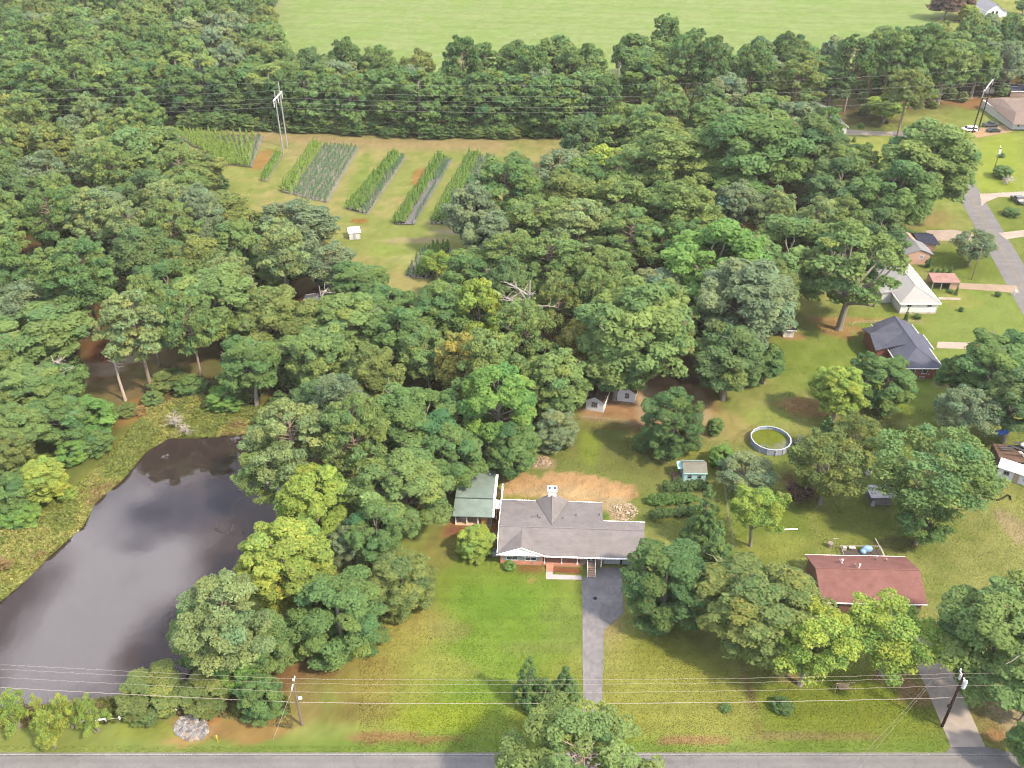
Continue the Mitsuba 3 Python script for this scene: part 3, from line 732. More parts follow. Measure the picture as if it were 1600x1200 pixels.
scene[wk] = ply_raw(wt + [pO[0], pO[1], 0], np.arange(len(wt)).reshape(-1, 3), 'matte', (ap(132, 146, 56) * al + ap(150, 158, 132) * (1 - al)) * (0.75 + 0.5 * meshkit.noise(wt * 2.2, 8))[:, None])
pu = Thing('pool_pump', 'dark filter pump and hose beside the right side of the pool', 'pool pump', pO)
pu.p('tank', [cyl(4.5, -0.6, 0, 0.9, 0.35, 10)], ap(70, 80, 84))
pu.p('hose', [tube([(3.8, -0.3, 0.9), (4.2, -0.2, 1.2), (4.5, -0.6, 0.9)], 0.07, 6)], ap(60, 66, 70))
pu.p('ladder', [tube([(4.9, -0.3, 0), (5.35, 0.4, 1.9)], 0.05, 5), tube([(5.3, -0.6, 0), (5.75, 0.1, 1.9)], 0.05, 5)] + [tube([(4.9 + 0.11 * i, -0.3 + 0.17 * i, 0.45 * i), (5.3 + 0.11 * i, -0.6 + 0.17 * i, 0.45 * i)], 0.04, 5) for i in range(1, 5)], ap(210, 212, 214))

# two white cottages under the huge crown
for i, (px, rot, lab) in enumerate([((915, 640), -17, 'small white cottage with a dark grid window, left of the two under the huge crown'), ((964, 626), -14, 'small white cottage half hidden by the huge crown, right of the two')]):
    c = Thing('cottage', lab, 'cottage', G(*px), rot)
    gable_walls(c, 0, 3.6, 0, 6.0, 2.5, 3.6, ap(224, 232, 240), 'y')
    gable_roof(c, 0, 3.6, 0, 6.0, 2.5, 3.55, ap(128, 108, 98), 'y', 0.25, 0.1)
    c.window(1.2 if i == 0 else 1.6, 2.3, 1.0, 2.1, 0.0, glass=(60, 66, 76), bars=(3, 4), frame=(150, 155, 160))
    c.window(2.4, 3.4, 1.0, 2.0, 3.6, 'r', bars=(2, 2))
    c.p('door', bx(3.58, 3.66, 4.2, 5.1, 0.1, 2.1), ap(190, 190, 186))

# the house with the red roof
r = Thing('red_roof_house', 'long brick house with a faded red shingle roof behind two yellow-green trees', 'house', G(1258, 866, 2.7), -1.5)
RED = ap(170, 126, 121)
r.p('wall', prism([(-9.5, 0), (-0.5, 0), (-0.5, 2.75), (-5.0, 4.5), (-9.5, 2.75)], 0.45, 15.3, 'x'), ap(128, 96, 86), noise=0.14, size=0.9, freq=2.5)
gable_roof(r, 0.45, 15.3, -9.5, -0.5, 2.7, 4.6, RED, 'x', 0.45, 0.13, trim=(0.42, 0.40, 0.39))
for x, y, hh, cl in ((4.6, -3.2, 0.75, (0.6, 0.6, 0.6)), (4.5, -2.6, 0.3, (0.1, 0.08, 0.08)), (6.3, -4.0, 0.3, (0.1, 0.08, 0.08)), (6.6, -4.9, 0.75, (0.65, 0.65, 0.65)), (10.4, -1.6, 0.35, (0.06, 0.05, 0.05)), (12.0, -1.8, 0.25, (0.14, 0.1, 0.1))):
    zz_ = 4.6 - 0.422 * abs(y + 5.0)
    r.p('vent_pipe', [cyl(x, y, zz_, zz_ + 0.2 + hh, 0.10, 8), cyl(x, y, zz_ + 0.2 + hh, zz_ + 0.3 + hh, 0.17, 8)], cl)
for x in (2.0, 5.2, 7.4, 10.6, 13.2):
    r.window(x, x + 1.0, 0.9, 2.1, -9.5, glass=(36, 40, 46), frame=(120, 120, 124), bars=(1, 2))
pt = Thing('patio', 'fenced little patio with white tables behind the red-roofed house', 'patio', G(1311, 858), -1.5)
pt.p('floor', bx(0, 6.6, -3.2, 0, 0, 0.12), ap(120, 112, 104), 'matte')
pt.p('rail', [bx(0, 3.6, -0.06, 0, 0.8, 0.9), bx(0, 0.07, -3, 0, 0.8, 0.9), bx(3.6, 6.6, -0.06, 0, 0.8, 0.9), bx(6.53, 6.6, -3, 0, 0.8, 0.9)] + [bx(q, q + 0.08, -0.08, 0, 0, 0.9) for q in (0, 1.2, 2.4, 3.6, 5.1, 6.52)], ap(176, 172, 164))
pt.p('post', tube([(6.3, -2.6, 1.2), (5.4, 0.2, 2.4)], 0.06, 5), ap(206, 200, 190))
single('patio_table', [slab([(c0, d0, 0.75), (c1, d0, 0.75), (c1, d1, 0.75), (c0, d1, 0.75)], 0.06) for c0, d0, c1, d1 in [(G(1326, 862)[0], G(1326, 862)[1], G(1336, 862)[0], G(1336, 858.5)[1])]] + [cyl(*G(1331, 860.3), 0, 0.7, 0.06, 6)], ap(220, 214, 206), 'paint', 'pale rectangular table on the patio behind the red-roofed house', 'table')
single('storage_box', bx(G(1316, 861)[0], G(1322, 861)[0], G(1316, 861)[1], G(1316, 858)[1], 0.1, 0.75), ap(210, 200, 190), 'paint', 'pale box at the left end of the patio', 'box')
q_ = G(1354, 862)
single('covered_grill', [trimesh.creation.icosphere(2, 1.0).apply_scale([0.85, 0.55, 0.65]).apply_translation([q_[0], q_[1], 0.65]), trimesh.creation.icosphere(2, 1.0).apply_scale([0.5, 0.5, 0.45]).apply_translation([q_[0] - 0.75, q_[1] - 0.35, 0.4])], ap(150, 190, 236), 'paint', 'object under a light blue cover on the patio', 'grill cover')
well = G(1296, 855)
single('water_pump', [cyl(well[0], well[1], 0, 0.8, 0.35, 8), cyl(well[0], well[1], 0.8, 1.0, 0.45, 8)], ap(170, 160, 150), 'paint', 'small round concrete stump on the lawn left of the patio', 'garden pump')
single('clothes_post', [tube([(*G(1302, 858), 0), (*G(1302, 858), 2.4)], 0.05, 6), tube([(G(1302, 858)[0] - 0.5, G(1302, 858)[1], 2.35), (G(1302, 858)[0] + 0.5, G(1302, 858)[1], 2.35)], 0.04, 5)], ap(200, 196, 180), 'paint', 'pale thin post standing left of the patio', 'post')
lg = [G(1218, 828.5), G(1246, 827.5)]
single('white_pipe', tube([(lg[0][0], lg[0][1], 0.12), (lg[1][0], lg[1][1], 0.12)], 0.12, 8), WHITE, 'paint', 'long white pipe lying on the lawn behind the red-roofed house', 'pipe')

# the blue-roofed brick house
b = Thing('blue_roof_house', 'red brick house with a blue-grey hip roof on the right', 'house', G(1475, 576, 2.9), 0)
BL = ap(124, 130, 150)
b.p('wall', [bx(-8.6, -0.5, 0.6, 17.6, -0.3, 2.95), bx(-11.2, -8.6, 7.6, 15.6, -0.3, 2.95)], ap(140, 84, 74), noise=0.14, size=1.0, freq=2.5)
hip_roof(b, -8.6, -0.5, 0.5, 17.6, 2.85, 5.1, BL, 0.45, hips='front')
b.p('wing_roof', [slab([(-11.9, 7.0, 2.95), (-4.6, 7.0, 5.0), (-4.6, 11.6, 5.02), (-11.9, 11.6, 4.3)], 0.12), slab([(-11.9, 11.6, 4.3), (-4.6, 11.6, 5.02), (-4.6, 16.2, 5.0), (-11.9, 16.2, 2.95)], 0.12)], BL * 0.92, **SHINGLE)
b.p('entry_roof', slab([(-1.3, 7.9, 3.35), (0.95, 7.9, 2.78), (0.95, 14.0, 2.78), (-1.3, 14.0, 3.35)], 0.14), BL * 1.03, **SHINGLE)
b.p('entry_gutter', bx(0.95, 1.04, 7.9, 14.0, 2.62, 2.8), WHITE)
for x in (-6.6, -4.0):
    b.window(x, x + 1.0, 1.3, 2.45, 0.6, bars=(1, 1), glass=(80, 96, 110))
b.window(-4.3, -3.3, -0.1, 0.55, 0.6, glass=(190, 184, 176), frame=(200, 190, 180))
b.p('vent', bx(-2.6, -2.35, 0.5, 0.62, 1.0, 1.35), ap(190, 180, 176))
b.p('electric_meter', bx(-1.5, -1.2, 0.45, 0.62, 0.6, 1.2), ap(120, 100, 96))
b.window(3.0, 4.2, 1.2, 2.3, -0.5, 'r', bars=(1, 2))

# the white hip-roofed house and its carport
v_ = Thing('white_house', 'white house with a pale grey hip roof and two small front windows', 'house', G(1471, 475, 2.9), 0)
PG = ap(214, 216, 216)
v_.p('wall', [bx(-9.1, -0.5, 0.5, 20, -0.2, 2.95)], ap(240, 242, 244), noise=0.03)
v_.p('base', [bx(-9.14, -0.46, 0.46, 20, -0.2, 0.55)], ap(214, 206, 200))
hip_roof(v_, -9.1, -0.5, 0.5, 20, 2.85, 5.0, PG, 0.5, hips='both', noise=0.07)
v_.p('wing_roof', slab([(-12.2, 5.4, 2.8), (-8.0, 5.4, 3.5), (-8.0, 12, 3.5), (-12.2, 12, 2.8)], 0.12), PG * 0.95, **SHINGLE)
v_.p('wing_wall', bx(-11.7, -9.2, 5.8, 11.6, -0.2, 2.75), ap(226, 228, 230))
for x in (-7.6, -2.9):
    v_.window(x, x + 1.0, 1.85, 2.4, 0.5, glass=(120, 126, 134), bars=(2, 1))
for x in (-6.0, -2.4):
    v_.p('foundation_vent', bx(x, x + 0.42, 0.40, 0.5, 0.2, 0.36), ap(110, 108, 110))
v_.p('downspout', [cyl(-9.0, 0.42, 0, 2.8, 0.05, 6), cyl(-0.55, 0.42, 0, 2.8, 0.05, 6)], WHITE)
v_.window(3, 4.2, 1.3, 2.3, -0.5, 'r', bars=(1, 2))
c = Thing('carport', 'open carport with a faded pink flat roof beside the white house', 'carport', G(1450, 427, 2.4), -3)
c.p('roof', slab([(-0.2, -4.4, 2.35), (6.5, -4.4, 2.35), (6.4, 0, 2.6), (0, 0, 2.6)], 0.16), ap(208, 168, 160), **SHINGLE)
c.p('fascia', bx(-0.2, 6.5, -4.5, -4.4, 2.1, 2.38), ap(170, 140, 136))
for x in (0.1, 2.2, 4.3, 6.2):
    c.p('post', bx(x - 0.07, x + 0.07, -4.2, -4.06, 0, 2.3), ap(180, 176, 176))
c.p('wall', [bx(4.3, 6.4, -4.1, -3.95, 0, 2.3), bx(6.3, 6.42, -3.95, -0.2, 0, 2.3), bx(0, 6.4, -0.2, -0.08, 0, 2.4)], ap(196, 164, 132))
tb = Thing('tan_brick_house', 'tan brick house end with a pale roof under the big old tree', 'house', G(1423, 413), 0)
tb.p('wall', prism([(-2, 0), (4.4, 0), (4.4, 2.9), (1.2, 4.1), (-2, 2.9)], 0.0, 12, 'y'), ap(200, 164, 146), noise=0.12, size=1.0)
tb.p('roof', [slab([(-2.4, -0.3, 2.9), (1.6, -0.3, 4.3), (1.6, 12, 4.3), (-2.4, 12, 2.9)], 0.12), slab([(1.6, -0.3, 4.3), (5.2, -0.3, 2.9), (5.2, 6.6, 2.9), (1.6, 6.6, 4.3)], 0.12)], ap(190, 194, 200), **SHINGLE)
tb.p('wing_roof', [slab([(3.6, 6.4, 3.05), (9.4, 6.2, 2.7), (8.8, 10.2, 3.7), (3.6, 10.2, 3.9)], 0.12), slab([(3.6, 10.2, 3.9), (8.8, 10.2, 3.7), (8.4, 13.4, 2.8), (3.6, 13.4, 2.8)], 0.12)], ap(84, 90, 112), **SHINGLE)
tb.p('wing_wall', bx(4.4, 8.6, 6.8, 13, -0.2, 2.8), ap(196, 160, 142))
tb.window(1.7, 2.7, 1.6, 2.6, 0.0, glass=(214, 216, 220), bars=(1, 1))
tb.p('foundation_vent', bx(1.4, 1.8, -0.05, 0.02, 0.35, 0.52), (0.1, 0.1, 0.1))

# the top right house, the grey gable roof, far white house, sheds
d_ = Thing('low_house', 'low house with a brown-grey hip roof and white front at the top right edge', 'house', G(1570, 192, 2.8), 0)
d_.p('wall', bx(3.9, 26, 1.5, 27, -0.2, 2.85), ap(236, 236, 238))
d_.p('roof', [slab([(2.4, -1.5, 2.75), (27, -1.5, 2.75), (24, 6, 4.7), (6.2, 6, 4.7)], 0.12), slab([(4.5, 28.5, 2.75), (2.4, -1.5, 2.75), (6.2, 6, 4.7), (9, 24, 4.7)], 0.12), slab([(6.2, 6, 4.7), (24, 6, 4.7), (24, 24, 4.7), (9, 24, 4.7)], 0.12)], ap(176, 160, 152), **SHINGLE)
for x in (5.6, 8.0, 10.4):
    d_.window(x, x + 0.8, 1.0, 2.3, 1.5, glass=(90, 96, 104))
gg = Thing('grey_gable_house', 'house with a plain grey gable roof peeping out behind the round dark crown', 'house', G(1325, 198, 2.8), 0)
gable_walls(gg, -9.5, -0.4, -0.5, 24, 2.8, 4.6, ap(220, 220, 220), 'y')
gable_roof(gg, -9.5, -0.4, -0.5, 24, 2.8, 4.7, ap(170, 166, 172), 'y', 0.4)
fh = Thing('far_white_house', 'small white gabled house at the top right corner beyond the trees', 'house', G(1538, 27), 0)
gable_walls(fh, 0.5, 9.3, 0, 16, 3.2, 6.4, ap(244, 246, 248), 'y')
gable_roof(fh, 0.5, 9.3, 0, 16, 3.2, 6.4, ap(196, 200, 210), 'y', 0.4)
fh.p('wing_wall', bx(9.3, 12.2, 2, 12, 0, 2.7), ap(240, 242, 244))
fh.p('wing_roof', slab([(9.0, 1.5, 3.4), (12.8, 1.5, 2.6), (12.8, 12.5, 2.6), (9.0, 12.5, 3.4)], 0.12), ap(150, 156, 172), **SHINGLE)
fh.window(3.0, 4.4, 1.4, 3.0, 0.0, glass=(60, 80, 90))
fh.window(5.2, 6.4, 1.4, 3.0, 0.0, glass=(60, 80, 90))
tn = Thing('white_canopy', 'white pitched canopy between trees at the upper right edge', 'canopy', G(1546, 52), 0)
tn.p('roof', [slab([(-3.5, -2, 2.4), (3.5, -2, 2.4), (0, 1.5, 3.8)], 0.06), slab([(3.5, -2, 2.4), (3.5, 5, 2.4), (0, 1.5, 3.8)], 0.06), slab([(-3.5, 5, 2.4), (-3.5, -2, 2.4), (0, 1.5, 3.8)], 0.06)], ap(250, 250, 250))
tn.p('pole', [cyl(x, y, 0, 2.4, 0.05, 6) for x in (-3.4, 3.4) for y in (-1.9, 4.9)], WHITE)
ns = Thing('nursery_shed', 'small white flat-roofed shed below the nursery rows', 'shed', G(545, 375), 12)
ns.p('wall', bx(0.2, 3.2, 0.2, 3.2, -0.1, 1.9), ap(220, 222, 228))
ns.p('roof', slab([(0, 0, 1.9), (3.4, 0, 1.9), (3.4, 3.4, 2.3), (0, 3.4, 2.3)], 0.1), ap(236, 238, 242), noise=0.12, size=0.5)
ns.p('door', bx(1.2, 2.0, 0.14, 0.22, 0, 1.7), ap(180, 184, 190))
ws = Thing('white_shed', 'small white shed with a dark roof at the lawn edge below the broad crown', 'shed', G(1229, 527), -4)
gable_walls(ws, -0.8, 1.5, 0, 2.8, 2.2, 2.9, ap(250, 244, 238), 'x')
gable_roof(ws, -0.8, 1.5, 0, 2.8, 2.2, 3.0, ap(92, 90, 104), 'x', 0.4, 0.1)
ws.p('door', bx(-0.2, 0.6, -0.05, 0.02, 0, 1.9), ap(228, 222, 216))
wt_ = Thing('white_trailer', 'white box trailer glimpsed between the crowns left of the bare-limbed tree', 'trailer', G(1266, 458), -10)
wt_.p('body', bx(0, 3.4, 0, 2.2, 0.5, 2.4), ap(236, 236, 240))
wt_.p('wheel', [tube([(1.7, -0.05, 0.35), (1.7, 0.2, 0.35)], 0.35, 12)], (0.03, 0.03, 0.03))
hr = Thing('hidden_house', 'blue-grey roof hidden among the crowns of the left wood', 'house', G(472, 486, 3), 5)
gable_walls(hr, 0.4, 6.4, 0.4, 7.6, 3.0, 3.8, ap(190, 186, 180), 'x')
gable_roof(hr, 0.4, 6.4, 0.4, 7.6, 3.0, 3.9, ap(128, 134, 150), 'x', 0.4)

# sheds and clutter at the right edge
rs = Thing('right_shed', 'white shed with a white metal roof and two windows at the right edge', 'shed', G(1556, 744), -34)
rs.p('wall', bx(0, 6.2, 0, 2.6, -0.1, 2.15), ap(214, 218, 226), noise=0.05)
rs.p('roof', [slab([(-0.25, -0.25, 2.2), (6.5, -0.25, 2.2), (6.5, 1.4, 2.75), (-0.25, 1.4, 2.75)], 0.08), slab([(-0.25, 1.4, 2.75), (6.5, 1.4, 2.75), (6.5, 2.9, 2.3), (-0.25, 2.9, 2.3)], 0.08)], ap(248, 248, 250), noise=0.04)
for x in (0.95, 4.3):
    rs.window(x, x + 0.85, 1.0, 1.7, 0.0, glass=(50, 62, 60), frame=(150, 156, 160), bars=(2, 1))
rs.p('door', bx(2.55, 3.5, -0.04, 0.02, 0.02, 1.95), ap(176, 160, 138), noise=0.2)
ln = Thing('lean_to', 'rough open lean-to loaded with metal sheets behind the white shed at the right edge', 'lean-to', G(1549, 713), -6)
ln.p('wall', [bx(0, 0.12, -3.6, 1.2, 0, 1.9), bx(0, 6.5, 1.1, 1.2, 0, 1.9)], ap(110, 92, 84), noise=0.2, size=0.5)
ln.p('roof', slab([(0, -3.7, 1.9), (7.5, -3.7, 1.9), (7.5, 1.2, 2.1), (0, 1.2, 2.1)], 0.1), ap(140, 116, 104), 'matte', noise=0.25, size=0.5)
rg_ = np.random.default_rng(3)
for i, (x, y, L, wd, a, cl) in enumerate([(0.7, 0.3, 3.0, 0.35, 0.06, (190, 188, 184)), (0.8, -0.4, 2.6, 0.3, 0.1, (206, 204, 204)), (0.9, -1.0, 2.4, 0.3, 0.05, (176, 176, 178)), (2.6, 0.4, 4.2, 0.5, -0.6, (170, 176, 184)), (4.2, 0.3, 2.6, 0.6, -0.5, (170, 190, 210)), (1.2, -2.0, 4.6, 0.2, -0.12, (200, 180, 150)), (3.6, 0.9, 3.2, 0.6, -0.08, (160, 164, 176))]):
    m_ = slab([(0, 0, 0), (L, 0, 0), (L, wd, 0), (0, wd, 0)], 0.05)
    m_.apply_transform(trimesh.transformations.rotation_matrix(a, [0, 0, 1]))
    m_.apply_translation([x, y, 2.22 + 0.07 * i])
    o3 = m_.vertices @ ln.m[:3, :3].T + ln.m[:3, 3]
    single('metal_sheet', trimesh.Trimesh(o3, m_.faces, process=False), ap(*cl), 'metal', 'loose metal sheet or board lying on the lean-to at the right edge', 'sheet', 'sheets lying on the lean-to')
for i in range(4):
    q = G(1552 + 5.2 * i, 693 - 0.7 * i)
    m_ = tube([(q[0], q[1], 2.15), (q[0], q[1] + 0.05, 3.0)], 0.32, 12)
    single('barrel', m_, ap(54, 118, 214), 'paint', 'blue plastic barrel in a row of four at the back of the lean-to', 'barrel', 'blue barrels on the lean-to')
cv = ln.m[:3, :3] @ np.array([5.6, 0.4, 0]) + ln.m[:3, 3]
single('boat', trimesh.creation.icosphere(2, 1.0).apply_scale([1.3, 0.6, 0.4]).apply_translation([cv[0], cv[1], 2.9]), ap(220, 224, 230), 'paint', 'white upturned hull on top of the lean-to', 'boat')
ld = Thing('ladder', 'short white ladder lying between the lean-to and the white shed', 'ladder', G(1589, 725), 10, 2.3)
ld.p('rail', [bx(0, 0.07, -0.8, 0.8, 0, 0.08), bx(0.45, 0.52, -0.8, 0.8, 0, 0.08)], WHITE)
for i in range(5):
    ld.p('rung', bx(0.07, 0.45, -0.7 + 0.33 * i, -0.64 + 0.33 * i, 0.02, 0.06), WHITE)
hz_ = [(*G(a, b_), 0.10) for a, b_ in ((1546, 776), (1549, 780), (1554, 782), (1560, 782), (1568, 778), (1574, 774), (1578, 776), (1579, 782))]
single('drain_hose', tube(hz_, 0.14, 6), ap(60, 66, 58), 'matte', 'dark curved drain hose lying on the grass at the right edge', 'hose')
js = Thing('junk_shed', 'weathered grey shed with a pale metal roof under the large loose tree', 'shed', G(1360, 790), 2)
js.p('wall', bx(0, 3.4, 0, 2.6, -0.1, 2.0), ap(120, 116, 124), noise=0.2, size=0.5)
js.p('roof', slab([(-0.4, -0.3, 2.0), (4.2, -0.3, 2.0), (4.2, 2.8, 2.3), (-0.4, 2.8, 2.3)], 0.08), ap(176, 178, 188), 'metal', noise=0.2, size=0.4)
for z in (0.3, 0.7, 1.1):
    js.p('shelf', bx(-0.1, 0.5, -0.6, -0.1, z, z + 0.06), ap(190, 190, 190))
for nm, px, cl, sz, lab, ct in [('bucket', (1342, 760), (120, 200, 210), 0.35, 'turquoise bucket beside the junk shed', 'bucket'), ('paint_can', (1339, 767), (225, 225, 225), 0.32, 'white paint can beside the turquoise bucket', 'can'), ('crate', (1350, 768), (176, 130, 90), 0.45, 'brown crate leaning at the junk shed', 'crate'), ('cooler', (1356, 741), (226, 226, 226), 0.5, 'white chest on the ground behind the junk shed', 'cooler')]:
    q = G(*px)
    if nm in ('bucket', 'paint_can'):
        m_ = cat([cyl(q[0], q[1], 0, sz * 1.6, sz * 0.8, 12, sz), tube([(q[0] - sz, q[1], sz * 1.6), (q[0], q[1], sz * 2.3), (q[0] + sz, q[1], sz * 1.6)], 0.03, 4)])
    else:
        m_ = cat([bx(q[0] - sz, q[0] + sz, q[1] - sz * 0.7, q[1] + sz * 0.7, 0, sz * 1.3), bx(q[0] - sz * 1.05, q[0] + sz * 1.05, q[1] - sz * 0.75, q[1] + sz * 0.75, sz * 1.3, sz * 1.45)])
    single(nm, m_, ap(*cl), 'paint', lab, ct)


# ------------------------------------------------------------------ trees
def unit(v):
    return v / (np.linalg.norm(v, axis=-1, keepdims=True) + 1e-12)


CARD_N = []          # the way the sprays of the last call face


def cards(P, N, size, rng, tilt=0.5, aspect=0.75):
    """small ragged leaf sprays: one bent quad at each point, roughly facing N"""
    n = len(P)
    N = unit(N + rng.normal(0, tilt, (n, 3)))
    a = unit(np.cross(N, rng.normal(0, 1, (n, 3))))
    b = np.cross(N, a)
    s = (size * rng.uniform(0.6, 1.35, n))[:, None]
    q = rng.uniform(0.6, 1.25, (n, 4, 1))
    lift = rng.uniform(-0.3, 0.3, (n, 1)) * s
    v = np.stack([P + a * s * q[:, 0], P + b * s * aspect * q[:, 1] + N * lift, P - a * s * q[:, 2], P - b * s * aspect * q[:, 3] + N * lift], 1).reshape(-1, 3)
    i = np.arange(n)[:, None] * 4
    CARD_N.append(N)
    return v, np.hstack([i, i + 1, i + 2, i, i + 2, i + 3]).reshape(-1, 3)


def ball(n, rng):
    return unit(rng.normal(0, 1, (n, 3)))


def lobes_to_cards(C, R, n, size, rng, flat=0.85, shell=0.30, tilt=0.5, up=0.25, sub=6):
    """leaf sprays spread over the outsides of many lobes (centres C, radii R), each lobe a cluster of smaller clumps"""
    parent = np.arange(len(C))
    if sub:
        d = ball(len(C) * sub, rng)
        d[:, 2] = np.where(d[:, 2] < -0.3, -d[:, 2], d[:, 2])
        parent = np.repeat(parent, sub)
        C2 = C[parent] + d * (R[parent] * rng.uniform(0.45, 0.95, len(d)))[:, None] * np.array([1, 1, flat])
        R2 = R[parent] * rng.uniform(0.34, 0.62, len(d))
        parent = np.concatenate([parent, np.arange(len(C))])
        C, R = np.vstack([C2, C]), np.concatenate([R2, R * 0.72])
    w = R ** 2
    k = rng.choice(len(C), int(n * 1.9), p=w / w.sum())
    d = ball(len(k), rng)
    d[:, 2] = np.where(d[:, 2] < -0.35, -d[:, 2], d[:, 2])
    bump = 1 + 0.22 * (meshkit.noise(d * 2.6 + k[:, None] * 1.7, 5) - 0.5) * 2
    r = R[k] * bump * (1 - shell * rng.random(len(k)) ** 1.6)
    P = C[k] + d * r[:, None] * np.array([1, 1, flat])
    keep = np.ones(len(P), bool)
    for j in range(len(C)):
        q = np.linalg.norm((P - C[j]) / np.array([1, 1, flat]), axis=1) < R[j] * 0.72
        keep &= ~(q & (k != j))
    P, d, k = P[keep][:n], d[keep][:n], k[keep][:n]
    v, f = cards(P, d + np.array([0, 0, up]), size, rng, tilt)
    CARD_N[-1] = unit(0.74 * CARD_N[-1] + 0.26 * unit(0.6 * d + 0.5 * unit(P - C[k] * np.array([0.55, 0.55, 0.9]) - [0, 0, 0.0]) + [0, 0, 0.15]))
    return v, f, parent[k]


def limb(a, b, r0, r1, rng, sag=0.10, n=4, sides=5):
    t = np.linspace(0, 1, n)[:, None]
    L = np.linalg.norm(b - a)
    w = rng.normal(0, sag * L * 0.4, (n, 3)) * np.sin(np.pi * t)
    p = a + (b - a) * t + w + np.array([0, 0, sag * L]) * np.sin(np.pi * t)
    return tube(p, r0 + (r1 - r0) * t[:, 0], sides, False)


def crown_points(n, rng, rx, z0, z1, lo=0.0, power=0.5, shape='egg'):
    """lobe centres through a crown between z0 and z1"""
    out = []
    while len(out) < n:
        d = ball(1, rng)[0]
        r = rng.uniform(0.45, 1) ** power
        h = 0.5 + 0.5 * d[2] * r
        p = np.array([d[0] * r * rx, d[1] * r * rx, z0 + (z1 - z0) * h])
        if shape == 'cone':
            s = 1.05 - h
            p[:2] *= s * 1.3
        if all(np.linalg.norm((p - q)) > lo for q in out):
            out.append(p)
        lo *= 0.995
    return np.array(out)


